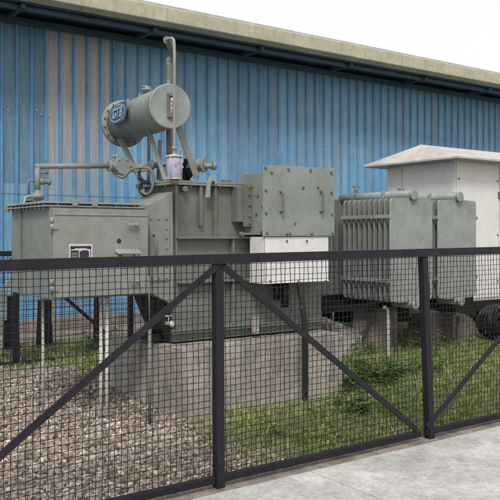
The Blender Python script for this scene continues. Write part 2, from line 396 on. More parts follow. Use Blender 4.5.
def hr(a, b):
    p = noise.noise(Vector((a*.9, b*.9, 0))); q = noise.noise(Vector((a*3.2, b*3.2, 5))); c = noise.noise(Vector((a*9, b*9, 7)))
    if a < .25 and b < -.05 and random.random() < .65 - a*1.5: return 0, 0
    if q > .26 and random.random() < .85: return 0, 0          # bare brown patches
    h = .018+.030*max(0, p+.3)+.02*max(0, q+.2)+.02*max(0,c)+random.uniform(0, .016)
    if random.random() < .05: h *= random.uniform(1.8, 3)
    t = .52+.45*p+.55*c+random.gauss(0, .2)+(.5 if random.random() < .07 else 0)
    return max(h, .012), min(max(t, 0), 1)
blades('grass', 150000, reg_r, hr, M['blades'])
def reg_g():
    while True:
        a = random.uniform(-2.6, .2); b = random.uniform(-1.33, 1.2)
        if visible(a, b): return a, b
def hg(a, b):
    if noise.noise(Vector((a*2.6, b*2.6, 21))) < .30: return 0, 0
    return random.uniform(.015, .05), random.uniform(.1, .8)
blades('grass', 9000, reg_g, hg, M['blades'], .003)
def clover(name, count):
    V, F, T = [], [], []; k = 0
    for _ in range(count):
        a, b = reg_r()
        if a is None: continue
        n1 = noise.noise(Vector((a*2.3+7, b*2.3, 2)))
        if n1 < .02 and random.random() < .85: continue
        if a < .25 and b < -.05 and random.random() < .7: continue
        z = ground_z(a, b)+random.uniform(.012, .05)*(1+n1)
        for q in range(3):
            an = random.uniform(0, 6.28); L = random.uniform(.008, .019); d = np.array([math.cos(an), math.sin(an), random.uniform(-.3, .5)])*L; s_ = np.array([-d[1], d[0], random.uniform(-.3, .3)*L])*.5
            p = np.array([a, b, z])
            V += [p, p+d*.6+s_, p+d, p+d*.6-s_]; F += [(k, k+1, k+2), (k, k+2, k+3)]; k += 4; T += [min(max(.4+n1+random.gauss(0, .28), 0), 1)]*4
    polymesh(name, np.array(V), F, M['blades'], T, 'stuff')
clover('ground_cover', 26000)
def reg_l():
    while True:
        a = random.uniform(-3.8, 1.0); b = random.uniform(1.9, 4.0)
        if visible(a, b): return a, b
def hl(a, b):
    q = noise.noise(Vector((a*2.2, b*2.2, 5)))
    if random.random() < (.9 if b < 2.5 else .62): return 0, 0
    if q > .0 and random.random() < .7: return 0, 0
    return .015+.05*max(0, q+.3)+random.uniform(0, .03), (random.uniform(0, .22) if random.random() < .5 else random.uniform(.86, 1))
blades('grass', 26000, reg_l, hl, M['blades'])
def leaf_clump(cx, cy, r, h, n, m, name, label, grp, leaf=.022):
    V, F, T = [], [], []; k = 0
    z0 = ground_z(cx, cy)
    stems = [(random.gauss(0, r*.5), random.gauss(0, r*.5), random.uniform(.55, 1)*h) for _ in range(max(6, n//22))]
    for (sx, sy, sh) in stems:
        lx, ly = sx*random.uniform(1.0, 1.4), sy*random.uniform(1.0, 1.4)
        V += [(sx-.0025, sy, 0), (sx+.0025, sy, 0), (lx, ly, sh)]; 
        F.append((k, k+1, k+2)); k += 3; T += [.3]*3
    for i in range(n):
        sx, sy, sh = random.choice(stems); t = random.uniform(.25, 1)
        px, py, pz = sx*(1+.25*t)+random.gauss(0, .012), sy*(1+.25*t)+random.gauss(0, .012), sh*t
        ang = random.uniform(0, 6.28); L = leaf*random.uniform(.7, 1.7); W_ = L*.30; dz = random.uniform(-.3, .7)*L
        d = np.array([math.cos(ang), math.sin(ang), 0]); s = np.array([-d[1], d[0], random.uniform(-.4, .4)])*W_; p = np.array([px, py, pz])
        V += [p, p+d*L*.5+s+[0, 0, dz*.6], p+d*L+[0, 0, dz*.4], p+d*L*.5-s+[0, 0, dz*.6]]
        F += [(k, k+1, k+2), (k, k+2, k+3)]; k += 4; T += [min(max(random.gauss(.5, .25), 0), 1)]*4
    V = np.array([np.asarray(v, float) for v in V]); o = polymesh(name, V, F, m, T)
    o.location = to_world(cx, cy, z0-.005); o['label'] = label; o['category'] = 'weed plant'; o['group'] = grp
    return o
# ------------------------------------------------------------------ the shed with blue cladding
WB = 10.175+SU*OX-CU*OY+.0  # b of the wall plane (measured from the wall's line)
WB = -SU*(0-OX)+CU*(12.5-OY)
WX = [on(-60, 200, WB)[0], on(46, 200, WB)[0], on(109, 200, WB)[0]]
sorg = (0, WB, ground_z(0, WB))
AL, AR = -9.5, 22.0
WX = [x for x in WX]
M['clad'] = cladding_mat()
shed = thing('metal_shed', 'long shed clad in faded blue ribbed metal sheets with a cream gutter', 'building', sorg)
def clad():
    # trapezoidal profile, one rib every 0.20 m with a shallow flute between
    prof = []; x = AL; P = .205
    off = on(45.5, 200, WB)[0] % P
    x = math.floor(AL/P)*P+off
    while x < AR:
        prof += [(x-.026, 0), (x-.014, -.034), (x+.014, -.034), (x+.026, 0)]
        x += P
    for (name, z0, z1, db) in (('wall_sheet', 2.06, 4.42, -.006), ('wall_sheet', .32, 2.10, 0)):
        bm = bmesh.new(); lo = []; hi = []
        for a, d in prof:
            lo.append(bm.verts.new((a, WB+d+db, z0))); hi.append(bm.verts.new((a, WB+d+db, z1)))
        for i in range(len(prof)-1):
            f = bm.faces.new((lo[i], lo[i+1], hi[i+1], hi[i])); f.material_index = 1 if i % 4 in (0, 1, 2) else 0
        mb = MB(); mb.bm.free(); mb.bm = bm
        o = mb.build(name, [M['clad'], M_RIB], shed, sorg)
        # object coords measured from the floor so the material reads metres above ground
        o.modifiers.new('thick', 'SOLIDIFY').thickness = .002
clad()
mb = MB(); mb.box(AL, AR, WB-.05, WB+.25, -.1, .34); mb.build('plinth', M['plinth'], shed, sorg, .01)
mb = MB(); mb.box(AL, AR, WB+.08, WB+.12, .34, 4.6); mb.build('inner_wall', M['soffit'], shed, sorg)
mb = MB()
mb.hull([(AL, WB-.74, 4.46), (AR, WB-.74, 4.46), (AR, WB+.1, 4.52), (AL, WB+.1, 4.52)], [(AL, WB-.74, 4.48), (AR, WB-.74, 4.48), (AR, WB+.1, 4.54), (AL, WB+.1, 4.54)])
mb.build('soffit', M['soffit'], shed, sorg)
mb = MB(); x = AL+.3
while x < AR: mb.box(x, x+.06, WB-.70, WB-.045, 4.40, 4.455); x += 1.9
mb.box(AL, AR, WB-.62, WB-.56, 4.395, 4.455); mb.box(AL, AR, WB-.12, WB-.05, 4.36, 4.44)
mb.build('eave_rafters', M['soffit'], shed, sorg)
mb = MB(); mb.hull([(AL, WB-.90, 4.50), (AR, WB-.90, 4.50), (AR, WB-.74, 4.47), (AL, WB-.74, 4.47)], [(AL, WB-.93, 4.70), (AR, WB-.93, 4.70), (AR, WB-.74, 4.70), (AL, WB-.74, 4.70)])
mb.build('gutter', M['cream'], shed, sorg, .012)
mb = MB(); mb.hull([(AL, WB-.86, 4.72), (AR, WB-.86, 4.72), (AR, WB+9, 5.9), (AL, WB+9, 5.9)], [(AL, WB-.86, 4.75), (AR, WB-.86, 4.75), (AR, WB+9, 5.93), (AL, WB+9, 5.93)])
mb.build('roof', M['roofm'], shed, sorg)
for (px, py) in ((37, 110), (41, 114), (49, 115), (8, 110), (322, 145), (180, 150), (298, 188)):
    p = on(px, py, WB-.036); mb = MB(); mb.lathe(p, (0,-1,0), [(0, .012), (.006, .008)], 8); mb.build('fixing_washer', M['platewhite'], shed, sorg)

# ------------------------------------------------------------------ fences
def fence(label, b0, posts, z0, z1, slope, lean, org, apex, cell, wire, pw, frame_h=.045):
    """posts: list of a; apex: set of indices where braces meet at the top"""
    t = thing('wire_fence', label, 'fence', org)
    def dz(a): return slope*(a-posts[1])
    for i, a in enumerate(posts):
        l = lean.get(i, 0); mb = MB()
        mb.hull([(a-pw/2+l, b0-pw/2, z0-.16), (a+pw/2+l, b0-pw/2, z0-.16), (a+pw/2+l, b0+pw/2, z0-.16), (a-pw/2+l, b0+pw/2, z0-.16)],
                [(a-pw/2, b0-pw/2, z1+dz(a)-.003), (a+pw/2, b0-pw/2, z1+dz(a)-.003), (a+pw/2, b0+pw/2, z1+dz(a)-.003), (a-pw/2, b0+pw/2, z1+dz(a)-.003)])
        mb.build('post', M['fence'], t, org, .004)
    A, B = posts[0], posts[-1]
    mb = MB(); h = frame_h
    mb.hull([(A-.03, b0-pw/2-.012, z1+dz(A)-h), (B+.03, b0-pw/2-.012, z1+dz(B)-h), (B+.03, b0-pw/2-.003, z1+dz(B)-h), (A-.03, b0-pw/2-.003, z1+dz(A)-h)],
            [(A-.03, b0-pw/2-.012, z1+dz(A)), (B+.03, b0-pw/2-.012, z1+dz(B)), (B+.03, b0-pw/2-.003, z1+dz(B)), (A-.03, b0-pw/2-.003, z1+dz(A))])
    mb.hull([(A-.03, b0-pw/2-.003, z1+dz(A)), (B+.03, b0-pw/2-.003, z1+dz(B)), (B+.03, b0+pw/2+.012, z1+dz(B)), (A-.03, b0+pw/2+.012, z1+dz(A))],
            [(A-.03, b0-pw/2-.003, z1+dz(A)+.008), (B+.03, b0-pw/2-.003, z1+dz(B)+.008), (B+.03, b0+pw/2+.012, z1+dz(B)+.008), (A-.03, b0+pw/2+.012, z1+dz(A)+.008)])
    for k in range(int((B-A)/.43)): 
        aa = A+.2+k*.43; mb.bolt((aa, b0-pw/2-.012, z1+dz(aa)-h*.45), (0,-1,0), .005, .005)
    mb.build('top_rail', M['fence'], t, org, .002)
    mb = MB()
    for i in range(len(posts)-1):
        a, c = posts[i]+pw/2, posts[i+1]-pw/2; mb.box(a, c, b0-.018, b0+.018, z0-.012, z0+.028)
    mb.build('bottom_rail', M['fence'], t, org, .002)
    for i in range(len(posts)-1):
        a, c = posts[i], posts[i+1]; zt = z1-h-.012; zb = z0+.05
        p, q = ((a+pw*.4, zt), (c-pw*.3-.075, zb)) if i in apex else ((c-pw*.4, zt), (a+pw*.3, zb))
        mb = MB(); mb.bar((p[0], b0-pw/2+.002, p[1]+dz(p[0])), (q[0], b0-pw/2+.002, q[1]), .012, .036, (0, 0, 1))
        # bolts
        for f in (.07, .55): mb.bolt((p[0]+(q[0]-p[0])*f, b0-pw/2-.004, p[1]+(q[1]-p[1])*f), (0,-1,0), .006, .006)
        mb.build('brace', M['fence'], t, org)
    # woven wire panels
    for i in range(len(posts)-1):
        a, c = posts[i]+pw/2, posts[i+1]-pw/2; V, F = [], []; bb = b0+pw/2+.006
        def wirep(pts, r, off):
            n0 = len(V)
            for (x, y, z), tx in pts:
                if tx == 'v': V.extend([(x-r, y-r, z), (x+r, y-r, z), (x+r, y+r, z), (x-r, y+r, z)])
                else: V.extend([(x, y-r, z-r), (x, y+r, z-r), (x, y+r, z+r), (x, y-r, z+r)])
            for k in range(len(pts)-1):
                for q in range(4):
                    F.append((n0+4*k+q, n0+4*k+(q+1)%4, n0+4*k+4+(q+1)%4, n0+4*k+4+q))
        nv = int((c-a)/cell); sag = [random.gauss(0, .0022) for _ in range(nv+1)]
        for k in range(nv+1):
            x = a+(k+.35)*cell
            if x > c: break
            ph = random.uniform(0, 6.28)
            pts = [((x+sag[k]*.5+.0018*math.sin(ph+s*.9), bb+(.002 if (k+s) % 2 else -.002)+.004*math.sin(x*4+s*.35), z0+(z1-.01+dz(x)-z0)*s/16), 'v') for s in range(17)]
            wirep(pts, wire, 0)
        z = z0+.01; k = 0; nh = int((z1-z0)/cell)
        for k in range(nh+1):
            z = z0+.012+(z1-z0-.03)*k/nh; ph = random.uniform(0, 6.28); ns = 26
            pts = [((a+(c-a)*s/ns, bb+(.002 if (k+s) % 2 else -.002)+.008*math.sin((a+(c-a)*s/ns)*4), z+.0020*math.sin(ph+s*.6)+random.gauss(0, .0007)+dz(a+(c-a)*s/ns)*k/nh), 'h') for s in range(ns+1)]
            wirep(pts, wire, 0)
        o = polymesh('wire_mesh', np.array(V)-np.array(org), F, M['fence']); o.location = (0,0,0); o.rotation_euler = (0,0,0); o.parent = t
    return t
FB = -1.42
P1 = on(217.5, 300, FB)[0]; SP = 1.735
fence('near dark grey wire mesh fence with diagonal braces along the kerb in front', FB, [P1-2*SP+.08, P1-SP+.08, P1, P1+SP-.045, P1+2*SP, P1+3*SP], .125, 1.385-.007*SP, .007,
      {3: .08, 2: .01}, (P1, FB, 0), (0, 2, 4), .036, .0015, .052)
BF = 2.86
P0 = on(16, 300, BF)[0]
fence('far dark mesh fence standing behind the gravel on the left', BF, [P0-1.32, P0, P0+1.32], .15, 1.325, 0, {}, (P0, BF, 0), (1,), .05, .0019, .055)

# ------------------------------------------------------------------ concrete plinth and other concrete
def rough_block(name, poly, z0, ztop, m, label, cat, org, grp=None, jit=.012, cuts=7, bev=.02):
    mb = MB(); zt = ztop if isinstance(ztop, (list, tuple)) else [ztop]*len(poly)
    mb.hull([(x, y, z0) for x, y in poly], [(x, y, z) for (x, y), z in zip(poly, zt)])
    bmesh.ops.bevel(mb.bm, geom=mb.bm.edges[:], offset=bev, segments=2, affect='EDGES')
    bmesh.ops.triangulate(mb.bm, faces=[f for f in mb.bm.faces if len(f.verts) > 4])
    bmesh.ops.subdivide_edges(mb.bm, edges=[e for e in mb.bm.edges if e.calc_length() > .12], cuts=cuts, use_grid_fill=True)
    for v in mb.bm.verts:
        p = v.co*1.0; n = noise.noise_vector(p*4)+noise.noise_vector(p*13)*.5; v.co += n*jit
    for f in mb.bm.faces: f.smooth = False
    return solo(mb, name, m, label, cat, org, grp)
rough_block('concrete_plinth', [(0, 0), (1.68, 0), (1.68, .80), (0, .80)], -.05, .625, M['conc'],
            'large stained concrete plinth carrying the grey transformer tank', 'plinth', (.86, .3, 0), jit=.008, cuts=14, bev=.022)
e0 = atY(124, 392, 6.55); e1 = atY(135, 392, 6.5)
rough_block('concrete_slab', [(e0[0], e0[1]-.02), (e1[0]-.01, e1[1]-.02), (e1[0]-.01, e1[1]+.3), (e0[0], e0[1]+.3)], -.05, .60, M['concp'],
            'narrow pale concrete slab upright against the left end of the transformer plinth', 'slab', (e0[0], e0[1], 0), jit=.006, bev=.01)
c = atY(338, 330, 7.7)
rough_block('concrete_rubble', [(c[0]-.22, c[1]-.12), (c[0]+.28, c[1]-.12), (c[0]+.24, c[1]+.25), (c[0]-.2, c[1]+.25)], 0, [.66, .50, .52, .68], M['concp'],
            'pale broken concrete lump with a sloping side behind the plinth', 'rubble', (c[0], c[1], 0), jit=.03, bev=.04)
c = atY(376, 330, 8.0)
rough_block('concrete_block', [(c[0]-.17, c[1]-.15), (c[0]+.19, c[1]-.15), (c[0]+.19, c[1]+.2), (c[0]-.17, c[1]+.2)], 0, .725, M['concb'],
            'brown concrete block under the nearer radiator, just behind the pale bent pipe', 'block', (c[0], c[1], 0), 'concrete blocks under the radiators', jit=.012, bev=.025)
c = atY(428, 330, 8.9)
rough_block('concrete_block', [(c[0]-.2, c[1]-.15), (c[0]+.12, c[1]-.17), (c[0]+.16, c[1]+.2), (c[0]-.18, c[1]+.2)], 0, [.58, .62, .6, .55], M['concb'],
            'dark stained concrete block behind the right hand fence post', 'block', (c[0], c[1], 0), 'concrete blocks under the radiators', jit=.025, bev=.05)
c = atY(458, 330, 8.9)
rough_block('concrete_block', [(c[0]-.22, c[1]-.15), (c[0]+.18, c[1]-.15), (c[0]+.2, c[1]+.25), (c[0]-.2, c[1]+.25)], 0, [.62, .50, .50, .6], M['concb'],
            'wide low brown concrete block under the white kiosk', 'block', (c[0], c[1], 0), 'concrete blocks under the radiators', jit=.02, bev=.04)

# ------------------------------------------------------------------ the transformer
TO = (.86, .5, .63)
T = thing('transformer', 'large grey green power transformer with oil drum on top, cable boxes and radiators', 'transformer', TO)
def part(mb, name, m, par=T, bevel=0): return mb.build(name, m, par, TO, bevel)
TF = .29            # b of the tank front
aL = .11; aR = 1.67; zT = 1.93
# main tank
mb = MB(); mb.prism_z([(aL, TF), (aR, TF), (aR, 1.3), (4.0, 1.3), (4.0, 1.9), (.9, 1.9), (.9, .80), (aL, .80)], .64, zT-.03)
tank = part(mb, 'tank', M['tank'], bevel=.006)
# lid and its bolted flange
mb = MB()
mb.prism_z([(aL-.05, TF-.05), (.60, TF-.05), (.60, .86), (aL-.05, .86)], zT-.03+.001, zT-.012)
mb.prism_z([(aL-.05, TF-.05), (.60, TF-.05), (.60, .86), (aL-.05, .86)], zT-.010, zT+.006)
mb.prism_z([(.602, TF-.05), (aR+.04, TF-.05), (aR+.04, 1.26), (.9, 1.26), (.602, .86)], zT-.028, zT-.010)
mb.prism_z([(.602, TF-.05), (aR+.04, TF-.05), (aR+.04, 1.26), (.9, 1.26), (.602, .86)], zT-.008, zT+.010)
for k in range(12): mb.cyl((aL+k*.14, TF-.03, zT-.05), (aL+k*.14, TF-.03, zT+.028), .008, 6)
for k in range(4): mb.cyl((aL-.03, TF+.08+k*.14, zT-.05), (aL-.03, TF+.08+k*.14, zT+.022), .008, 6)
lid = part(mb, 'lid', M['grey'], bevel=.003)
# stiffeners
def hrib(py, px0, px1, d=.07, t=.014):
    p = on(px0, py, TF); q = on(px1, py, TF); z = (p[2]+q[2])/2; z = p[2]
    return MB().box(max(p[0], aL-.02), min(q[0], aR), TF-d, TF-.001, z-t/2, z+t/2)
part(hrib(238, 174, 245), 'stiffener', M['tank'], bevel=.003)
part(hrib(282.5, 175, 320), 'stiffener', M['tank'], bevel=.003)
mb = MB(); mb.box(aL-.03, aR+.03, TF-.045, TF-.001, .73, .745); mb.box(aL-.03, aR+.03, TF-.045, TF-.001, .71, .725)
for k in range(10): mb.cyl((aL+.05+k*.16, TF-.03, .69), (aL+.05+k*.16, TF-.03, .765), .007, 6)
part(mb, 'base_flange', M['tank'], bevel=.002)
zA = on(174, 238, TF)[2]; zB = on(175, 282.5, TF)[2]
def vrib(px, z0, z1, d=.05, t=.012): 
    a = on(px, 220, TF)[0]; return MB().box(a-t/2, a+t/2, TF-d, TF-.001, z0, z1)
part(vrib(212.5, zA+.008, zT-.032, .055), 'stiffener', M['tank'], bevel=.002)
part(vrib(199, zA+.10, zT-.032, .04, .03), 'stiffener', M['greyd'], bevel=.002)
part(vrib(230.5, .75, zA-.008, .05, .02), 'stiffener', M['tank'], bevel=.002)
part(vrib(175, .75, zT-.032, .03, .02), 'stiffener', M['greyd'], bevel=.002)
# knob / plug, lug, clamp bracket on the upper front
p = on(182.5, 189.5, TF); mb = MB(); mb.lathe(p, (0,-1,0), [(0, .014), (.03, .014), (.031, .026), (.05, .026), (.055, .018)], 14); part(mb, 'drain_plug', M['greyd'])
p = on(206, 186, TF)
mb = MB(); a0 = p[0]
prof = [(-.045, -.10), (-.03, .02), (.0, .075), (.035, .085), (.06, .06), (.062, .02), (.045, .0), (.04, .03), (.015, .04), (.0, .01), (-.005, -.10)]
mb.prism_b([(a0+x, p[2]+z) for x, z in prof], TF-.075, TF-.05); part(mb, 'lifting_hook', M['rad'], bevel=.003)
mb = MB(); p = on(236, 203, TF); a0 = p[0]
mb.box(a0-.05, a0+.05, TF-.10, TF-.001, 1.61, 1.90); mb.box(a0+.0, a0+.10, TF-.125, TF-.101, 1.57, 1.92)
for z in (1.60, 1.66, 1.75, 1.84, 1.90): mb.bolt((a0+.05, TF-.125, z), (0,-1,0), .010, .012)
part(mb, 'clamp_bracket', M['greyd'], bevel=.003)
mb = MB(); p = on(242, 234, TF-.05); mb.cyl((p[0]-.06, TF-.10, p[2]), (p[0]+.30, TF-.10, p[2]), .010, 8); mb.cyl((p[0]-.04, TF-.12, p[2]), (p[0]-.04, TF-.08, p[2]), .018, 8)
part(mb, 'link_rod', M['greyd'])
mb = MB(); p = on(253, 330, TF-.04)
mb.box(p[0]-.02, p[0]+.03, TF-.09, TF-.046, .66, .80); part(mb, 'earth_lug', M['conc'], bevel=.004)
# items on the lid between drum legs and cover box
mb = MB()
q = on(226, 176, .55); mb.box(q[0]-.09, q[0]+.08, .47, .63, zT+.012, zT+.03); mb.cyl((q[0], .55, zT+.03), (q[0], .55, zT+.055), .045, 12)
mb.box(q[0]+.02, q[0]+.30, .40, .47, zT+.012, zT+.028)
part(mb, 'hand_hole_cover', M['greyd'], bevel=.003)
mb = MB(); q = on(194, 166, .45); a0, z0 = q[0], q[2]
mb.lathe((a0, .39, z0), (.5, -.86, 0), [(0, .055), (.02, .055), (.021, .03), (.05, .03), (.051, .062), (.068, .062)], 16)
mb.tube([(a0-.02, .44, z0), (a0-.03, .5, z0-.02), (a0-.03, .52, zT)], .03, 10, 3)
mb.cyl((a0+.02, .33, z0-.005), (a0+.11, .31, z0-.005), .022, 12); mb.cyl((a0+.09, .31, z0-.005), (a0+.12, .305, z0-.005), .034, 12)
part(mb, 'oil_valve', M['grey'])
mb = MB(); q = on(186, 160, .5); 
mb.box(q[0]-.04, q[0]+.03, .46, .54, zT+.01, zT+.13); mb.cyl((q[0], .5, zT+.13), (q[0], .5, zT+.21), .018, 10); mb.cyl((q[0]-.03, .5, zT+.16), (q[0]+.04, .48, zT+.19), .012, 8)
mb.lathe((q[0], .46, zT+.08), (0,-1,0), [(0, .032), (.02, .032), (.03, .02)], 12)
part(mb, 'tap_changer_dial', M['black'])

# neck between cable box and tank, with bolts and a grab handle
NB = .27
pts = [on(146, 205.5, NB), on(173, 191.5, NB), on(174, 306, NB), on(168, 302, NB), on(146, 291, NB)]
mb = MB(); mb.prism_b([(x[0], x[2]) for x in pts[::-1]], NB, .74)
part(mb, 'neck', M['grey'], bevel=.004)
mb = MB()
for px, py in ((151, 218.5), (158.5, 218.5), (166.5, 218.5), (166.5, 228.5), (166.5, 238), (166.5, 248), (166.5, 266), (166.5, 277.5), (159, 277.5), (151.5, 277.5)):
    mb.bolt(on(px, py, NB-.009), (0,-1,0), .0085, .01)
pa, pb = on(149, 215, NB), on(169, 281, NB)
mb.box(pa[0], pb[0], NB-.009, NB-.001, pb[2], pa[2]); part(mb, 'bolted_panel', M['grey'], bevel=.002)
mb = MB(); p = on(155.5, 235, NB-.04); q = on(155.5, 262, NB-.04)
mb.tube([(p[0], NB-.008, p[2]), (p[0], NB-.045, p[2]), (q[0], NB-.045, q[2]), (q[0], NB-.008, q[2])], .009, 8); part(mb, 'grab_handle', M['greyd'])
# black hoses added to darken the recess under the neck, with a bright valve
mb = MB()
c0 = on(163, 322, .42)
mb.tube([(c0[0]-.10, .42, c0[2]+.32), (c0[0]-.02, .42, c0[2]+.08), (c0[0]+.02, .40, c0[2]-.03), (c0[0]+.10, .38, .66)], .075, 14, 4)
mb.tube([(c0[0]-.12, .60, c0[2]+.34), (c0[0]-.02, .55, c0[2]+.05), (c0[0]+.06, .50, .70)], .09, 12, 4)
mb.box(c0[0]-.10, c0[0]+.12, .42, .7, .64, .70)
part(mb, 'dark_filler_hose', M['rubber'])
mb = MB(); p = on(168, 322, .34)
mb.cyl((p[0], .36, p[2]-.01), (p[0], .28, p[2]-.01), .014, 10); mb.lathe((p[0], .285, p[2]-.012), (0,-1,.1), [(0, .026), (.012, .03), (.02, .014)], 10)
mb.cyl((p[0], .33, p[2]), (p[0], .33, p[2]+.045), .007, 8); mb.box(p[0]-.035, p[0]+.03, .318, .342, p[2]+.044, p[2]+.058)
mb.box(p[0]-.03, p[0]+.045, .31, .34, p[2]-.02, p[2]+.005); part(mb, 'drain_valve', M['silver'])

# cable box with door
DB = .15
c0 = on(50, 299.5, DB); c1 = on(147, 293, DB); zb = c0[2]; zt = on(50, 206.5, DB)[2]
aC0, aC1 = c0[0], c1[0]
mb = MB(); mb.prism_z([(aC0, DB), (aC1, DB), (aC1+.0, NB+.002), (aC1+.04, .74), (aC1+.04, 1.04), (aC0+.05, 1.08), (aC0, .98)], zb, zt)
cbx = part(mb, 'cable_box', M['grey'], bevel=.005)
mb = MB(); sa = ona(22, 250, aC0)
mb.box(aC0-.012, aC0-.001, sa[1]-.012, sa[1]+.012, zb+.01, zt-.002)
part(mb, 'side_seam', M['greyd'], cbx)
mb = MB(); g = .012; d0 = on(53, 209, DB-.02); d1 = on(146.5, 292, DB-.02)
mb.box(d0[0], aC1-.006, DB-.028, DB-.004, zb+.012, zt-.012)
mb.box(d0[0]+.006, aC1-.012, DB-.034, DB-.028, zt-.060, zt-.050)
door = part(mb, 'door', M['door'], cbx, .004)
for z in (zt-.12, zb+.10):
    mb = MB(); mb.cyl((d0[0]-.012, DB-.03, z-.045), (d0[0]-.012, DB-.03, z-.002), .012, 10); mb.cyl((d0[0]-.012, DB-.03, z+.002), (d0[0]-.012, DB-.03, z+.045), .012, 10)
    mb.box(d0[0]-.012, d0[0]+.03, DB-.036, DB-.028, z-.04, z-.004); part(mb, 'hinge', M['rad'], cbx)
for px, py, s in ((136, 224.5, 1), (137, 281, .8)):
    mb = MB(); p = on(px, py, DB-.03); mb.cyl((p[0], DB-.028, p[2]), (p[0], DB-.06, p[2]), .014*s, 12); mb.bar((p[0]+.006, DB-.062, p[2]-.002), (p[0]-.078*s, DB-.055, p[2]-.001), .012, .018*s)
    part(mb, 'door_handle', M['rad'], cbx, .003)
mb = MB(); p = on(119, 241, DB-.03); mb.lathe((p[0], DB-.028, p[2]), (0,-1,0), [(0, .017), (.004, .017), (.005, .013), (.003, .012)], 16); part(mb, 'lock_button', M['ink'], cbx)
# nameplate
mb = MB(); p = on(69, 244, DB-.03); q = on(92.5, 265, DB-.03)
mb.box(p[0], q[0], DB-.0315, DB-.0285, q[2], p[2]); mb.mi = 1
W_ = q[0]-p[0]; H_ = p[2]-q[2]
def ink(x0, x1, y0, y1): mb.box(p[0]+W_*x0, p[0]+W_*x1, DB-.0325, DB-.0316, p[2]-H_*y1, p[2]-H_*y0)
ink(.06, .94, .10, .20); ink(.06, .24, .16, .24); ink(.76, .94, .16, .24); ink(.09, .40, .30, .92); ink(.44, .84, .34, .74); ink(.52, .80, .30, .38); ink(.44, .74, .76, .88); ink(.9, .93, .24, .95); ink(.06,.08,.24,.95)
mb.mi = 0
for y in (.42, .5, .58, .66, .74, .82): mb.box(p[0]+W_*.12, p[0]+W_*(.34 if y < .6 else .28), DB-.0335, DB-.0326, p[2]-H_*(y+.02), p[2]-H_*y)
part(mb, 'nameplate', [M['platewhite'], M['ink']], cbx)
# hooded indicator
mb = MB(); p = on(114.5, 249, DB-.03); q = on(138, 262, DB-.03)
mb.box(p[0]+.006, q[0]-.006, DB-.031, DB-.0285, q[2]-.005, p[2]-.02); mb.build('indicator_plate', M['platewhite'], cbx, TO)
mb = MB(); mb.hull([(p[0], DB-.10, p[2]-.035), (q[0], DB-.10, p[2]-.035), (q[0], DB-.0285, p[2]-.028), (p[0], DB-.0285, p[2]-.028)], [(p[0], DB-.10, p[2]-.030), (q[0], DB-.10, p[2]-.030), (q[0], DB-.0285, p[2]), (p[0], DB-.0285, p[2])])
part(mb, 'rain_hood', M['rad'], cbx, .002)
mb = MB(); mb.lathe((p[0]+.045, DB-.031, p[2]-.062), (0,-1,0), [(0, .018), (.012, .017), (.018, .01)], 12); part(mb, 'indicator_lamp', M['red'], cbx)
mb = MB(); mb.lathe((q[0]-.035, DB-.031, p[2]-.062), (0,-1,0), [(0, .015), (.012, .014), (.018, .008)], 12); part(mb, 'indicator_lamp', M['greenl'], cbx)
# box lid with bolted flange, slightly proud
mb = MB(); e = .045; lp = [(aC0-e, DB-.005), (aC0+.12, DB-.012), (aC1-.02, DB-.012), (aC1-.02, .98), (aC0+.05, 1.12), (aC0-e, 1.02)]
mb.prism_z(lp, zt+.001, zt+.010); mb.prism_z([(x*.999, y+.002) for x, y in lp], zt+.024, zt+.036)
mb.prism_z([(aC0+.01, DB+.04), (aC1-.05, DB+.04), (aC1-.05, .95), (aC0+.06, 1.05), (aC0+.01, .98)], zt+.010, zt+.024)
for k in range(5): mb.cyl((aC0+.06+k*.15, DB+.008, zt-.006), (aC0+.06+k*.15, DB+.008, zt+.042), .007, 6)
for k in range(11): mb.cyl((aC0-.025, DB+.06+k*.085, zt-.020), (aC0-.025, DB+.06+k*.085, zt+.041), .008, 6)
for px in (74, 93.5): 
    s = on(px, 203, DB+.01); mb.box(s[0]-.02, s[0]+.02, DB-.016, DB+.03, zt+.010, zt+.058)
part(mb, 'box_lid', M['rad'], cbx, .002)
# legs of brackets beneath the box
# ---- pipes over the box
pr = atY(37.5, 196, 5.95)
rz = zt+.036; pa_, pb_ = pr[0], pr[1]
zp = EYE+(HZ-166.5)*5.95/FPX
rel = atY(119, 166.5, 6.25)
mb = MB()
mb.lathe((pa_, pb_, rz), (0,0,1), [(0, .045), (.02, .045), (.021, .026), (.055, .026), (.056, .052), (.072, .052), (.073, .052), (.088, .052), (.089, .026), (.12, .024)], 14)
mb.cyl((pa_, pb_, rz+.1), (pa_, pb_, zp+.018), .0235, 12)
mb.cyl((pa_-.02, pb_, zp), (rel[0]-.09, rel[1], rel[2]), .021, 12)
for k in range(6):
    an = k*PI/3; mb.cyl((pa_+.04*math.cos(an), pb_+.04*math.sin(an), rz+.04), (pa_+.04*math.cos(an), pb_+.04*math.sin(an), rz+.10), .006, 6)
part(mb, 'oil_pipe', M['grey'])
mb = MB(); q = atY(28, 190, 5.95); zz2 = EYE+(HZ-180.5)*5.95/FPX
mb.cyl((q[0], q[1], rz-.02), (q[0], q[1], rz+.03), .03, 12); mb.cyl((q[0], q[1], rz+.032), (q[0], q[1], rz+.045), .045, 12)
mb.tube([(q[0], q[1], rz), (q[0], q[1], zz2), (pa_+.03, pb_+.01, zz2)], .013, 10)
v = atY(43, 181.5, 5.95); mb.lathe((v[0]-.03, v[1], v[2]), (1,0,0), [(0, .012), (.01, .026), (.03, .028), (.05, .02), (.07, .02), (.075, .028), (.09, .028)], 12)
mb.cyl((v[0]+.01, v[1], v[2]), (v[0]+.01, v[1], v[2]+.07), .009, 8); mb.cyl((v[0]-.02, v[1], v[2]+.07), (v[0]+.04, v[1], v[2]+.07), .011, 8)
part(mb, 'vent_pipe', M['greyd'])
mb = MB(); 
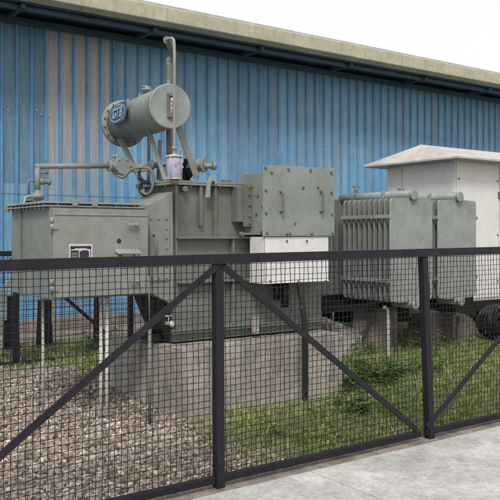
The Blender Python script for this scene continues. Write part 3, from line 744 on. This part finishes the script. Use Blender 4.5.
mb.tube([(pa_-.17, pb_-.18, rz), (pa_-.15, pb_-.16, rz+.05), (pa_-.09, pb_-.12, rz+.06), (pa_-.05, pb_-.06, rz+.01)], .010, 8, 4); part(mb, 'lid_handle', M['rad'])
# gas relay on the pipe
mb = MB(); R = rel
mb.lathe((R[0]-.095, R[1], R[2]), (1,0,0), [(0, .05), (.014, .05), (.015, .045), (.03, .045), (.031, .03), (.05, .04)], 12)
hexp = [(-.05, .035), (-.03, .075), (.05, .075), (.075, .04), (.075, -.03), (.045, -.075), (-.02, -.07), (-.05, -.03)]
mb.prism_b([(R[0]+x*.95, R[2]+z*.95) for x, z in hexp], R[1]-.06, R[1]+.06)
mb.cyl((R[0]+.07, R[1], R[2]), (R[0]+.10, R[1], R[2]), .035, 12)
mb.cyl((R[0]-.02, R[1], R[2]+.07), (R[0]-.02, R[1], R[2]+.10), .018, 10); mb.cyl((R[0]-.06, R[1], R[2]+.085), (R[0]-.0, R[1], R[2]+.075), .012, 8)
for x, z in ((-.03, .05), (.045, .055), (.055, -.04), (-.015, -.055)): mb.bolt((R[0]+x, R[1]-.06, R[2]+z), (0,-1,0), .007, .01)
part(mb, 'gas_relay', M['rad'], bevel=.004)
mb = MB(); e2 = atY(160, 167, 6.35); mb.cyl((R[0]+.09, R[1], R[2]), (e2[0]-.06, e2[1], e2[2]+.01), .019, 12)
mb.tube([(e2[0]-.06, e2[1], e2[2]+.01), (e2[0]-.01, e2[1], e2[2]+.015), (e2[0]+.02, e2[1], e2[2]-.02), (e2[0]+.02, e2[1], zT)], .026, 12, 4)
mb.lathe((e2[0]-.10, e2[1], e2[2]+.01), (1,0,0), [(0, .04), (.012, .04), (.014, .044), (.028, .044)], 12)
mb.tube([(R[0]+.06, R[1]-.05, R[2]-.02), (R[0]+.12, R[1]-.04, R[2]-.035), (e2[0]-.1, e2[1]-.04, e2[2]-.03)], .010, 8, 3)
part(mb, 'oil_pipe', M['grey'])
# black control cables looping onto the neck
mb = MB(); 
def Pp(px, py, Y): return atY(px, py, Y)
mb.tube([Pp(118, 176, 6.15), Pp(124, 177, 6.1), Pp(131, 170, 6.1), Pp(141, 167.5, 6.1), Pp(150, 169, 6.1), Pp(153.5, 178, 6.1), Pp(152, 189, 6.1), Pp(147, 194.5, 6.12), Pp(141, 191, 6.15)], .013, 8, 5)
part(mb, 'control_cable', M['greyd'])
mb = MB()
for k in range(3):
    d = k*1.6
    mb.tube([Pp(150-d*.3, 182+d*.4, 6.2), Pp(144-d*.3, 181.5+d*.3, 6.2), Pp(140+d*.3, 186+d*.2, 6.2), Pp(141+d*.6, 193+d*.1, 6.2), Pp(147-d*.2, 195.5-d*.2, 6.2), Pp(152-d*.4, 191-d*.2, 6.2)], .011, 8, 5)
mb.tube([Pp(141, 180, 6.2), Pp(139, 174, 6.25), Pp(141, 169, 6.3)], .012, 8, 4)
part(mb, 'control_cable', M['rubber'])

# ---- conservator drum
Nn = Vector(atY(170, 106.5, 5.9)); Fn = Vector(atY(123.5, 124, 6.84)); ax = (Fn-Nn); Fn.z = Nn.z = (Fn.z+Nn.z)/2; ax = Fn-Nn; L = ax.length; ax.normalize()
mb = MB(); mb.lathe(Nn, ax, [(.0, .150), (.004, .163), (.012, .168), (L*.5, .168), (L-.03, .168)], 48)
drum = part(mb, 'conservator', M['grey'])
mb = MB(); mb.lathe(Nn-ax*.012, ax, [(0, .168), (.003, .175), (.010, .178), (.024, .178), (.0245, .166)], 48); part(mb, 'end_plate', M['rad'], drum)
mb = MB(); mb.lathe(Nn+ax*(L-.035), ax, [(0, .170), (.001, .213), (.018, .215), (.020, .211), (.036, .212), (.037, .19)], 48)
sx = ax.cross(Vector((0,0,1))).normalized()
for k in range(16):
    an = 2*PI*(k+.5)/16; c = Nn+ax*(L-.035)+sx*(.192*math.cos(an))+Vector((0,0,1))*(.192*math.sin(an)); mb.bolt(c, -ax, .008, .016)
part(mb, 'end_flange', M['grey'], drum)
# drum seam band and top lugs, filler valve
for s in (.03, L*.62, L-.12):
    mb = MB(); c = Nn+ax*s+Vector((0,0,.165)); mb.prism_b([(c.x-.018, c.z-.004), (c.x+.018, c.z-.004), (c.x+.006, c.z+.05), (c.x-.006, c.z+.05)], c.y-.006, c.y+.006); part(mb, 'lifting_lug', M['rad'], drum)
mb = MB(); c = Nn+ax*.50+Vector((0,0,.16)); mb.lathe(c, (0,0,1), [(0, .02), (.035, .02), (.036, .042), (.048, .042), (.05, .046), (.062, .046), (.063, .02), (.085, .02)], 12)
mb.bar(c+Vector((-.045, 0, .085)), c+Vector((.04, 0, .08)), .012, .012); part(mb, 'filler_valve', M['rad'], drum)
# sight gauge on the near end
up = Vector((0,0,1)); fr = -ax; gx = sx*(1 if sx.x > 0 else -1)
def drumbox(mb, cx, cz, w, h, d0, d1):
    o = Nn+fr*.012
    P = lambda x, z, d: o+gx*x+up*z+fr*d
    mb.hull([P(cx-w, cz-h, d0), P(cx+w, cz-h, d0), P(cx+w, cz+h, d0), P(cx-w, cz+h, d0)], [P(cx-w, cz-h, d1), P(cx+w, cz-h, d1), P(cx+w, cz+h, d1), P(cx-w, cz+h, d1)])
mb = MB(); drumbox(mb, -.004, .005, .028, .095, 0, .012); drumbox(mb, -.004, .088, .024, .012, .012, .028); drumbox(mb, -.004, -.078, .024, .012, .012, .028)
drumbox(mb, -.024, .005, .004, .09, .012, .022); drumbox(mb, .018, .005, .003, .09, .012, .02); gauge = part(mb, 'oil_gauge', M['greyd'], drum, .002)
mb = MB(); drumbox(mb, .002, .005, .007, .066, .012, .016); drumbox(mb, .002, .045, .008, .018, .0165, .019); mb.build('gauge_glass', M['platewhite'], drum, TO)
mb = MB(); 
for z in (.036, .006, -.03, -.052): drumbox(mb, .002, z, .0065, .006, .0195, .021)
mb.build('gauge_marks', M['red'], drum, TO)
# blue sign with lettering on the drum side
ph = math.radians(6); nn = (-gx*math.cos(ph)+up*math.sin(ph)).normalized(); tdir = -ax; vdir = nn.cross(tdir).normalized()
if vdir.z < 0: vdir = -vdir
SC = Nn+ax*(L*.60)+nn*.205
def signpoly(mb, pts, d0, d1): mb.hull([SC+tdir*x+vdir*y+nn*d0 for x, y in pts], [SC+tdir*x+vdir*y+nn*d1 for x, y in pts])
hx = [(-.205, -.062), (-.17, -.085), (.175, -.085), (.205, -.055), (.205, .055), (.185, .085), (-.16, .085), (-.205, .05)]
mb = MB(); signpoly(mb, hx, -.004, .0); signpoly(mb, [(-.06, -.03), (.06, -.03), (.06, .03), (-.06, .03)], -.052, -.0042)
sign = part(mb, 'name_sign', M['signblue'], drum)
mb = MB()
def ell(r1, r2, n=40): return [(r1*math.cos(2*PI*k/n), r2*math.sin(2*PI*k/n)) for k in range(n)]
outer, inner = ell(.19, .077), ell(.172, .064)
bo = [mb.bm.verts.new(SC+tdir*x+vdir*y+nn*.003) for x, y in outer]; bi = [mb.bm.verts.new(SC+tdir*x+vdir*y+nn*.003) for x, y in inner]
for i in range(40): mb.bm.faces.new((bo[i], bo[(i+1)%40], bi[(i+1)%40], bi[i]))
mb.build('sign_ring', M['signwhite'], drum, TO)
tc = bpy.data.curves.new('lettering', 'FONT'); tc.body = 'GTB'; tc.size = .125; tc.align_x = 'CENTER'; tc.align_y = 'CENTER'; tc.extrude = .0015; tc.offset = .004; tc.space_character = 1.05
to_ = bpy.data.objects.new('tmp', tc); COL.objects.link(to_); bpy.context.view_layer.update()
me = bpy.data.meshes.new_from_object(to_.evaluated_get(bpy.context.evaluated_depsgraph_get())); bpy.data.objects.remove(to_)
mt = Matrix.Identity(4)
for i, cvec in enumerate((tdir, vdir, nn)):
    for r in range(3): mt[r][i] = cvec[r]
mt.translation = SC+nn*.005-Vector(TO); me.transform(mt); me.materials.clear(); me.materials.append(M['signwhite'])
lo_ = bpy.data.objects.new('lettering', me); COL.objects.link(lo_); lo_.parent = drum
# drum legs
def leg(p, q, w=.05, h=.012, m=M['grey']): 
    mb = MB(); mb.bar(p, q, w, h, (0,1,0)); mb.bar(Vector(p)+Vector((w/2-.005, .02, 0)), Vector(q)+Vector((w/2-.005, .02, 0)), .008, .04, (0,1,0)); part(mb, 'drum_leg', m, drum)
leg(atY(120, 139, 6.62), atY(143, 184, 6.38), .05)
leg(atY(147, 124, 6.16), atY(165, 180, 6.05), .034)
leg(atY(149, 136, 6.5), atY(148.5, 182, 6.4), .028)
leg(atY(178.5, 127, 6.0), atY(196.5, 177, 6.15), .052)
leg(atY(160, 140, 6.4), atY(158, 180, 6.4), .03)
# breather line: thick riser behind the drum, gooseneck, thin drop pipe in front
r0 = atY(169.5, 160, 6.25); rt = atY(169.5, 58, 6.25); d0 = atY(174.3, 80, 5.72); db_ = atY(174.3, 156, 5.72)
mb = MB(); mb.tube([(r0[0], r0[1], zT), (r0[0], r0[1], 2.9), (r0[0], r0[1], rt[2]-.04), (r0[0]+.0, r0[1]-.06, rt[2]+.03), (d0[0], d0[1]+.12, rt[2]+.04)], .028, 14, 4)
mb.lathe((r0[0], r0[1], zT), (0,0,1), [(0, .05), (.02, .05), (.021, .03), (.14, .03), (.141, .055), (.155, .055), (.156, .03)], 14)
part(mb, 'riser_pipe', M['greyd'])
mb = MB(); mb.tube([(d0[0], d0[1]+.14, rt[2]+.04), (d0[0], d0[1]+.03, rt[2]+.03), (d0[0], d0[1], rt[2]-.05), (d0[0], d0[1], 2.6), (d0[0], d0[1], db_[2])], .0115, 10, 4)
mb.lathe((d0[0], d0[1], db_[2]-.01), (0,0,1), [(0, .03), (.015, .022), (.03, .015), (.06, .016), (.061, .021), (.08, .021), (.081, .014)], 12)
part(mb, 'breather_pipe', M['concb2'])
bz0, bz1 = atY(173, 178, 5.72)[2], atY(173, 157.5, 5.72)[2]
mb = MB(); mb.lathe((d0[0], d0[1], bz0), (0,0,1), [(0, .056), (.004, .058), ((bz1-bz0)-.004, .058), (bz1-bz0, .056)], 24); br = part(mb, 'breather', M['silica'])
mb = MB(); mb.lathe((d0[0], d0[1], bz1), (0,0,1), [(0, .066), (.012, .066), (.020, .03)], 24); mb.lathe((d0[0], d0[1], bz0-.012), (0,0,1), [(0, .062), (.011, .062)], 24); mb.build('breather_cap', M['cream'], br, TO)
mb = MB(); mb.lathe((d0[0], d0[1], bz0-.045), (0,0,1), [(0, .03), (.02, .034), (.032, .034)], 16); mb.build('oil_cup', M['brass'], br, TO)
mb = MB()
for k in range(4):
    an = k*PI/2+.6; mb.cyl((d0[0]+.063*math.cos(an), d0[1]+.063*math.sin(an), bz0-.02), (d0[0]+.063*math.cos(an), d0[1]+.063*math.sin(an), bz1+.02), .004, 6)
mb.build('tie_rod', M['galv'], br, TO)
mb = MB(); mb.mi = 0
for (an, z, s) in ((-1.9, .6, 1), (-1.5, .72, .8), (-1.2, .45, .6)):
    c = Vector((d0[0]+.0585*math.cos(an), d0[1]+.0585*math.sin(an), bz0+(bz1-bz0)*z)); mb.lathe(c-Vector((math.cos(an), math.sin(an), 0))*.004, (math.cos(an), math.sin(an), 0), [(0, .016*s), (.005, .014*s)], 8)
mb.build('breather_label', M['pink'], br, TO)

# ---- bolted cover box and the white box hung below it
FB1 = 0.0
pl = on(263, 165, FB1); pr_ = on(334.5, 168.5, FB1); zc0 = on(263, 236.5, FB1)[2]; zc1 = pl[2]
mb = MB(); mb.hull([(pl[0]+.012, FB1+.012, zc0+.012), (pr_[0]-.03, FB1+.012, zc0+.012), (pr_[0]-.03, TF-.002, zc0+.012), (pl[0]+.012, TF-.002, zc0+.012)],
                   [(pl[0]+.012, FB1+.012, zc1-.055), (pr_[0]-.03, FB1+.012, zc1-.055), (pr_[0]-.03, TF-.002, zc1-.055), (pl[0]+.012, TF-.002, zc1-.055)])
mb.box(pl[0]+.013, pl[0]+.05, TF-.004, TF+.05, zc0, zc1-.06)
cover = part(mb, 'bushing_box', M['plate'], bevel=.004)
mb = MB(); mb.hull([(pl[0], FB1+.010, zc0), (pr_[0], FB1+.010, zc0+.006), (pr_[0], FB1, zc0+.006), (pl[0], FB1, zc0)][::-1], [(pl[0], FB1+.010, zc1), (pr_[0], FB1+.010, zc1+.012), (pr_[0], FB1, zc1+.012), (pl[0], FB1, zc1)][::-1])
cp = part(mb, 'cover_plate', M['plate'], cover, .002)
mb = MB()
for px, py in ((265.5, 168), (288.5, 169.5), (310.5, 170.5), (331, 172.5), (266, 190.5), (266, 213), (331.5, 193), (332, 214.5), (267, 233), (290, 234), (312, 234), (332.5, 233.5)):
    mb = MB(); mb.bolt(on(px, py, FB1-.0), (0,-1,0), .0095, .012); part(mb, 'bolt', M['bolt'], cover)
for px in (280.3, 320.5):
    p = on(px, 191.5, FB1); q = on(px+.8, 212, FB1); mb = MB()
    mb.tube([(p[0], FB1-.001, p[2]), (p[0], FB1-.035, p[2]-.004), (p[0], FB1-.037, p[2]-.02), (p[0], FB1-.037, q[2]+.02), (p[0], FB1-.035, q[2]+.004), (p[0], FB1-.001, q[2])], .0095, 8, 2)
    part(mb, 'grab_handle', M['greyd'], cover)
# white lower box
zw = on(266, 284, .015)[2]
mb = MB(); a0 = pl[0]+.022; a1 = on(328.5, 260, .015)[0]
mb.box(a0, a1, .015, TF-.072, zw+.01, zc0-.002); mb.box(a0-.004, a1+.004, .009, TF-.066, zw, zw+.010)
wb = part(mb, 'terminal_box', M['white'], bevel=.003)
mb = MB()
for k, px in enumerate((287, 307)):
    mb.bolt(on(px, 241, .009), (0,-1,0), .007, .009); part(mb, 'screw', M['bolt'], wb); mb = MB()
for px in (270, 298, 325): mb.bolt(on(px, 281, .009), (0,-1,0), .006, .008); part(mb, 'screw', M['bolt'], wb); mb = MB()
mb.box(a0+.002, a0+.005, .012, .0149, zw+.01, zc0-.002)
part(mb, 'panel_seam', M['bolt'], wb)
# things under the white box: bushing stub and dark cables
mb = MB(); q = on(285, 300, .16)
mb.cyl((q[0], .16, zw-.22), (q[0], .16, zw-.001), .035, 12); mb.cyl((q[0]-.06, .2, zw-.16), (q[0]-.06, .2, zw-.001), .03, 12)
mb.tube([(q[0]+.045, .02, zw-.0), (q[0]+.046, -.005, zw-.12), (q[0]+.052, -.035, zw-.3), (q[0]+.055, -.045, .60), (q[0]+.055, -.045, .30), (q[0]+.055, -.045, .02)], .027, 10, 4)
part(mb, 'power_cable', M['rubber'])
mb = MB(); mb.lathe((q[0]+.047, -.016, zw-.20), (.02, -.25, -1), [(0, .0275), (.001, .0285), (.025, .0285)], 12); part(mb, 'cable_tape', M['bluetape'])

# ---- radiators
def make_radiator():
    af0 = on(390.5, 250, .27)[0]; af1 = on(433, 250, .27)[0]; z0, z1 = .825, 1.868
    mb = MB(); ac = (af0+af1)/2
    mb.cyl((ac, .245, 1.905), (ac, 1.32, 1.905), .050, 20); mb.lathe((ac, .235, 1.905), (0,1,0), [(0, .046), (.004, .056), (.02, .056)], 20)
    rad = part(mb, 'radiator', M['rad'])
    mb = MB(); mb.cyl((ac, .235, .80), (ac, 1.32, .80), .045, 18); mb.lathe((ac, .215, .80), (0,1,0), [(0, .04), (.004, .052), (.03, .052)], 18); mb.cyl((ac, .26, .74), (ac, .26, .80), .015, 8)
    part(mb, 'bottom_header', M['rad'], rad)
    mb = MB(); mb.lathe((ac, 1.06, 1.895), (0,1,0), [(0, .075), (.018, .075), (.02, .05), (.03, .078), (.05, .078)], 16); mb.cyl((ac, 1.09, 1.95), (ac, 1.09, 2.03), .016, 8); mb.bar((ac-.05, 1.09, 2.03), (ac+.06, 1.09, 2.025), .014, .014)
    for k in range(6):
        an = k*PI/3+.3; mb.cyl((ac+.062*math.cos(an), 1.04, 1.895+.062*math.sin(an)), (ac+.062*math.cos(an), 1.13, 1.895+.062*math.sin(an)), .008, 6)
    part(mb, 'header_valve', M['greyd'], rad)
    def fin(b, t):
        """pressed fin: rounded top and bottom corners, sloped shoulders, six vertical flutes"""
        mb = MB(); w = (af1-af0)/2; n = 6
        xs = []; 
        for k in range(n+1):
            x = -w+.03+(2*w-.06)*k/n; xs += [(x-.007, 0), (x, .007), (x+.007, 0)]
        xs = [(-w, .006), (-w+.010, 0)]+[(x, d) for x, d in xs if -w+.014 < x < w-.014]+[(w-.010, 0), (w, .006)]
        rows = [(z0, .6, .0), (z0+.012, .95, 0), (z0+.05, 1, 1), (z1-.06, 1, 1), (z1-.045, 1, .2), (z1-.022, .985, 0), (z1-.004, .93, 0), (z1, .86, .6)]
        F_, B_ = [], []
        for z, s, fl in rows:
            F_.append([mb.bm.verts.new((ac+x*s, b-t+(d if fl >= .5 or abs(x) > w-.011 else 0)*1.0, z+(.012*(1-abs(x)/w) if z > z1-.05 else 0))) for x, d in xs])
            B_.append([mb.bm.verts.new((ac+x*s, b+t-(d if fl >= .5 or abs(x) > w-.011 else 0)*1.0, z+(.012*(1-abs(x)/w) if z > z1-.05 else 0))) for x, d in xs])
        m = len(xs)
        for r in range(len(rows)-1):
            for i in range(m-1):
                mb.bm.faces.new((F_[r][i], F_[r][i+1], F_[r+1][i+1], F_[r+1][i])); mb.bm.faces.new((B_[r][i+1], B_[r][i], B_[r+1][i], B_[r+1][i+1]))
            mb.bm.faces.new((B_[r][0], F_[r][0], F_[r+1][0], B_[r+1][0])); mb.bm.faces.new((F_[r][-1], B_[r][-1], B_[r+1][-1], F_[r+1][-1]))
        for i in range(m-1):
            mb.bm.faces.new((F_[-1][i], F_[-1][i+1], B_[-1][i+1], B_[-1][i])); mb.bm.faces.new((B_[0][i], B_[0][i+1], F_[0][i+1], F_[0][i]))
        return mb
    nf = 10
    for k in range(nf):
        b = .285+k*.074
        part(fin(b, .012 if k == 0 else .011), 'fin', M['rad'] if k == 0 else M['radfin_shade'], rad)
    for z in (z1-.185, z0+.22):
        mb = MB(); mb.box(af0-.018, af0-.004, .27, .285+9*.074+.02, z-.018, z+.018); mb.box(af1+.004, af1+.016, .27, .285+9*.074+.02, z-.018, z+.018); part(mb, 'tie_bar', M['rad'], rad, .002)
    mb = MB()
    for b in (.52,): mb.cyl((ac-.16, b, 1.86), (ac-.16, b, 1.905), .008, 8); mb.lathe((ac-.16, b-.006, 1.928), (0,1,0), [(0, .028), (.012, .028)], 14)
    part(mb, 'lifting_eye', M['rad'], rad)
    return rad
rad1 = make_radiator()
def dup_part(o, dx):
    c = o.copy(); COL.objects.link(c); c.parent = T; c.location = (dx, 0, 0)
    for ch in o.children:
        d = ch.copy(); COL.objects.link(d); d.parent = c
    return c
DX = on(438.5, 250, .27)[0]-on(390.5, 250, .27)[0]
rad2 = dup_part(rad1, DX)
# corrugated rear wall and dark base channels beneath the radiators
mb = MB(); x = 1.75
while x < 3.95: mb.box(x, x+.028, 1.12, 1.299, .86, 1.66); x += .085
mb.box(1.72, 3.98, 1.20, 1.299, .84, .86-.002); mb.box(1.72, 3.98, 1.20, 1.299, 1.662, 1.68)
part(mb, 'corrugated_wall', M['radfin_shade'])
mb = MB(); mb.box(1.72, 4.15, .52, .60, .745, .80); mb.box(1.72, 4.15, .98, 1.06, .745, .80); mb.box(1.72, 1.80, .601, .979, .75, .795); mb.box(2.6, 2.68, .601, .979, .75, .795)
mb.box(3.5, 3.58, .601, .979, .75, .795); mb.box(1.67+.004, 1.719, .40, 1.2, .70, .80); mb.box(2.1, 2.5, 1.07, 1.6, .60, .79); mb.box(3.0, 3.7, 1.07, 1.6, .50, .79)
part(mb, 'base_channel', M['black'], bevel=.003)

# ------------------------------------------------------------------ loose pipes and posts
def stand_pipe(px, y0, y1, Y, r, m, name, label, cat, grp=None, lean=0):
    p = atY(px, y0, Y); g = ground_z(p[0], p[1]); q = (p[0]+lean, p[1], g-.04); mb = MB()
    mb.tube([q, ((p[0]+q[0])/2, p[1], (p[2]+g)/2), p], r, 10); mb.lathe((q[0], q[1], g-.02), (0,0,1), [(0, r*1.6), (.04, r*1.6)], 10)
    mb.lathe((p[0], p[1], p[2]-.03), (0,0,1), [(0, r*1.35), (.029, r*1.35)], 10)
    return solo(mb, name, m, label, cat, (q[0], q[1], g), grp)
G_ = 'conduit pipes rising from the gravel to the cable box'
stand_pipe(43, 296, 367, 5.75, .011, M['galv'], 'conduit_pipe', 'thin pale conduit pipe nearest the left side of the cable box', 'pipe', G_)
stand_pipe(101, 297, 400, 5.66, .014, M['pvc'], 'conduit_pipe', 'left one of two pale conduit pipes side by side under the door', 'pipe', G_)
stand_pipe(107, 297, 400, 5.66, .014, M['pvc'], 'conduit_pipe', 'right one of two pale conduit pipes side by side under the door', 'pipe', G_)
mb = MB(); p = atY(148.8, 276, 5.6); q = atY(150, 330, 5.6); g = ground_z(p[0], p[1])
mb.tube([p, (q[0], p[1], q[2])], .0055, 8); mb.tube([(q[0], p[1], q[2]+.01), (q[0], p[1], g-.04)], .013, 10)
solo(mb, 'conduit_pipe', M['greyd'], 'single grey conduit pipe standing in front of the plinth corner below the neck', 'pipe', (p[0], p[1], g), G_)
mb = MB(); q = atY(386.5, 308, 7.55); g = ground_z(q[0], q[1]); 
mb.tube([(q[0]-.03, q[1], q[2]+.01), (q[0], q[1], q[2]-.01), (q[0]+.02, q[1], q[2]-.08), (q[0]+.025, q[1], .3), (q[0]+.02, q[1], g-.05)], .019, 10, 4)
solo(mb, 'plastic_pipe', M['concp'], 'pale bent plastic pipe standing in grass beside the brown block', 'pipe', (q[0], q[1], g))
# black stub posts with bent grey brackets, behind the far fence
def stub(px0, px1, ytop, Y, brk, label):
    a0 = atY(px0, 300, Y); a1 = atY(px1, 300, Y); g = ground_z(a0[0], a0[1]); zt_ = EYE-(ytop-HZ)*Y/FPX; w = (a1[0]-a0[0])*.80
    org = ((a0[0]+a1[0])/2, (a0[1]+a1[1])/2, g); t = thing('stub_post', label, 'post', org, 'black stub posts behind the gravel')
    mb = MB(); c = org; k = 1.15
    mb.hull([(c[0]-w*k*.62, c[1]-w*.4, g-.05), (c[0]+w*k*.62, c[1]-w*.4, g-.05), (c[0]+w*k*.62, c[1]+w*.4, g-.05), (c[0]-w*k*.62, c[1]+w*.4, g-.05)],
            [(c[0]-w*.5, c[1]-w*.4, zt_), (c[0]+w*.5, c[1]-w*.4, zt_), (c[0]+w*.5, c[1]+w*.4, zt_), (c[0]-w*.5, c[1]+w*.4, zt_)])
    mb.build('post_body', M['black'], t, org, .01)
    if brk:
        s = brk; mb = MB(); mb.hull([(c[0]+s*w*.52, c[1]-w*.5, zt_-.28), (c[0]+s*(w*.52+.05), c[1]-w*.5, zt_-.28), (c[0]+s*(w*.52+.05), c[1]+w*.3, zt_-.28), (c[0]+s*w*.52, c[1]+w*.3, zt_-.28)],
            [(c[0]+s*w*.52, c[1]-w*.5, zt_+.10), (c[0]+s*(w*.52+.05), c[1]-w*.5, zt_+.08), (c[0]+s*(w*.52+.05), c[1]+w*.3, zt_+.08), (c[0]+s*w*.52, c[1]+w*.3, zt_+.10)])
        mb.bar((c[0]+s*(w*.52+.025), c[1]-.02, zt_+.08), (c[0]-s*w*.1, c[1]-.02, zt_+.24), .05, .05)
        mb.build('bracket', M['rad'], t, org, .006)
stub(3, 19, 296, 8.75, -1, 'leftmost black stub post, with a grey bracket bent over its left side')
stub(36, 53, 300, 8.9, 1, 'tapered black stub post with a grey bracket on its right side')
stub(93, 99.5, 297, 9.1, 0, 'slim black stub post without a bracket, seen beside the twin conduit pipes')

# ------------------------------------------------------------------ white kiosk
K = atY(455, 235, 9.3); kz0, kz1 = .66, 2.45
korg = (K[0], K[1], ground_z(K[0], K[1]))
KI = thing('kiosk', 'white sheet metal substation kiosk with a shallow shade-toned pyramid roof', 'kiosk', korg)
bD = 1.15; aW = 2.1
mb = MB(); mb.box(K[0], K[0]+aW, K[1], K[1]+bD, kz0, kz1); mb.build('body', M['kiosk'], KI, korg, .006)
mb = MB(); mb.box(K[0]+.02, K[0]+.86, K[1]-.012, K[1]-.002, kz0+.04, kz1-.04); mb.box(K[0]+.88, K[0]+1.70, K[1]-.012, K[1]-.002, kz0+.04, kz1-.04)
mb.build('front_panel', M['kiosk'], KI, korg, .003)
mb = MB(); mb.box(K[0]-.012, K[0]-.002, K[1]+.02, K[1]+.86, kz0+.04, kz1-.04); mb.box(K[0]-.012, K[0]-.002, K[1]+.88, K[1]+bD-.02, kz0+.04, kz1-.04)
mb.build('side_panel', M['kiosk'], KI, korg, .003)
mb = MB()
for z in (.9, 1.5, 2.2):
    mb.bolt((K[0]+.06, K[1]-.012, z), (0,-1,0), .010, .01); mb.bolt((K[0]+.83, K[1]-.012, z), (0,-1,0), .010, .01)
q = on(498, 183, K[1]); mb.box(q[0]-.02, q[0]+.04, K[1]-.03, K[1]-.0121, 1.98, 2.06)
mb.build('latch', M['bolt'], KI, korg)
mb = MB(); e = .20; x0, x1, y0, y1 = K[0]-e, K[0]+aW+e, K[1]-.22, K[1]+bD+.28; zr = 2.685; ze = 2.452
A = K[0]+.06; B = K[0]+aW-.06; yc = (y0+y1)/2
v = [mb.bm.verts.new(p) for p in ((x0, y0, ze), (x1, y0, ze), (x1, y1, ze), (x0, y1, ze), (A, yc, zr), (B, yc, zr))]
for f in ((0, 1, 5, 4), (1, 2, 5), (2, 3, 4, 5), (3, 0, 4)): mb.bm.faces.new([v[i] for i in f])
lowv = [mb.bm.verts.new((p[0], p[1], ze-.022)) for p in ((x0, y0), (x1, y0), (x1, y1), (x0, y1))]
for i in range(4): mb.bm.faces.new((v[i], lowv[i], lowv[(i+1)%4], v[(i+1)%4]))
mb.bm.faces.new(lowv); mb.build('roof', M['kroof'], KI, korg)
mb = MB(); mb.box(K[0]-.02, K[0]+aW+.02, K[1]-.02, K[1]+.08, kz0-.13, kz0-.004); mb.box(K[0]-.02, K[0]+aW+.02, K[1]+bD-.1, K[1]+bD, kz0-.13, kz0-.004)
mb.box(K[0]-.02, K[0]+.06, K[1]+.081, K[1]+bD-.101, kz0-.13, kz0-.004); mb.box(K[0]+aW*.5, K[0]+aW*.5+.2, K[1]+.2, K[1]+.5, -.0, kz0-.131); mb.box(K[0]+aW-.3, K[0]+aW-.1, K[1]+.2, K[1]+.5, -.0, kz0-.131)
mb.build('skid', M['black'], KI, korg, .004)
# black cable coil leaning by the kiosk
c = atY(497, 325, 8.8); g = ground_z(c[0], c[1]); mb = MB()
for k in range(9):
    R_ = .20-.006*abs(k-4); pts = []; n = 26
    for i in range(n+1):
        an = 2*PI*i/n; pts.append((c[0]+R_*math.cos(an)+random.gauss(0, .004), c[1]-.16+k*.035+.02*math.sin(an*2+k)+random.gauss(0, .003), g+.22+R_*1.0*math.sin(an)+random.gauss(0, .004)))
    mb.tube(pts, .017, 8)
mb.tube([(c[0]-.2, c[1]-.1, g+.2), (c[0]-.17, c[1]-.12, g+.38), (c[0]-.02, c[1]-.16, g+.46), (c[0]+.2, c[1]-.2, g+.36), (c[0]+.35, c[1]-.15, g+.1)], .02, 8, 5)
solo(mb, 'cable_coil', M['rubber'], 'coil of thick black cable standing on the grass at the right edge', 'cable coil', (c[0], c[1], g))
# ------------------------------------------------------------------ weeds
GW = 'leafy weeds in the grass behind the fence'
spots = [(358, 376, 6.7, .22, .16, 'broad dark leafy weed clump just right of the plinth corner'),
         (378, 372, 6.9, .20, .18, 'dark leafy weed clump in the grass below the pale bent pipe'),
         (402, 374, 7.0, .22, .15, 'dark leafy weed clump just left of the right hand fence post'),
         (366, 350, 7.7, .16, .20, 'yellow green weed standing beside the pale rubble lump'),
         (400, 352, 8.0, .24, .26, 'tall yellow green weed right of the pale bent pipe'),
         (420, 348, 8.2, .22, .22, 'yellow green weed before the dark stained concrete block'),
         (352, 402, 6.1, .16, .09, 'low leafy weed at the right foot of the plinth'),
         (100, 330, 8.6, .22, .30, 'bushy weed behind the gravel beside the twin conduit pipes')]
for px, py, Y, r, h, lab in spots:
    p = atY(px, py, Y); yel = 'yellow' in lab
    leaf_clump(p[0], p[1], r, h, 420, M['weedy'] if yel else M['weed'], 'weed', lab, GW, .024 if yel else .036)
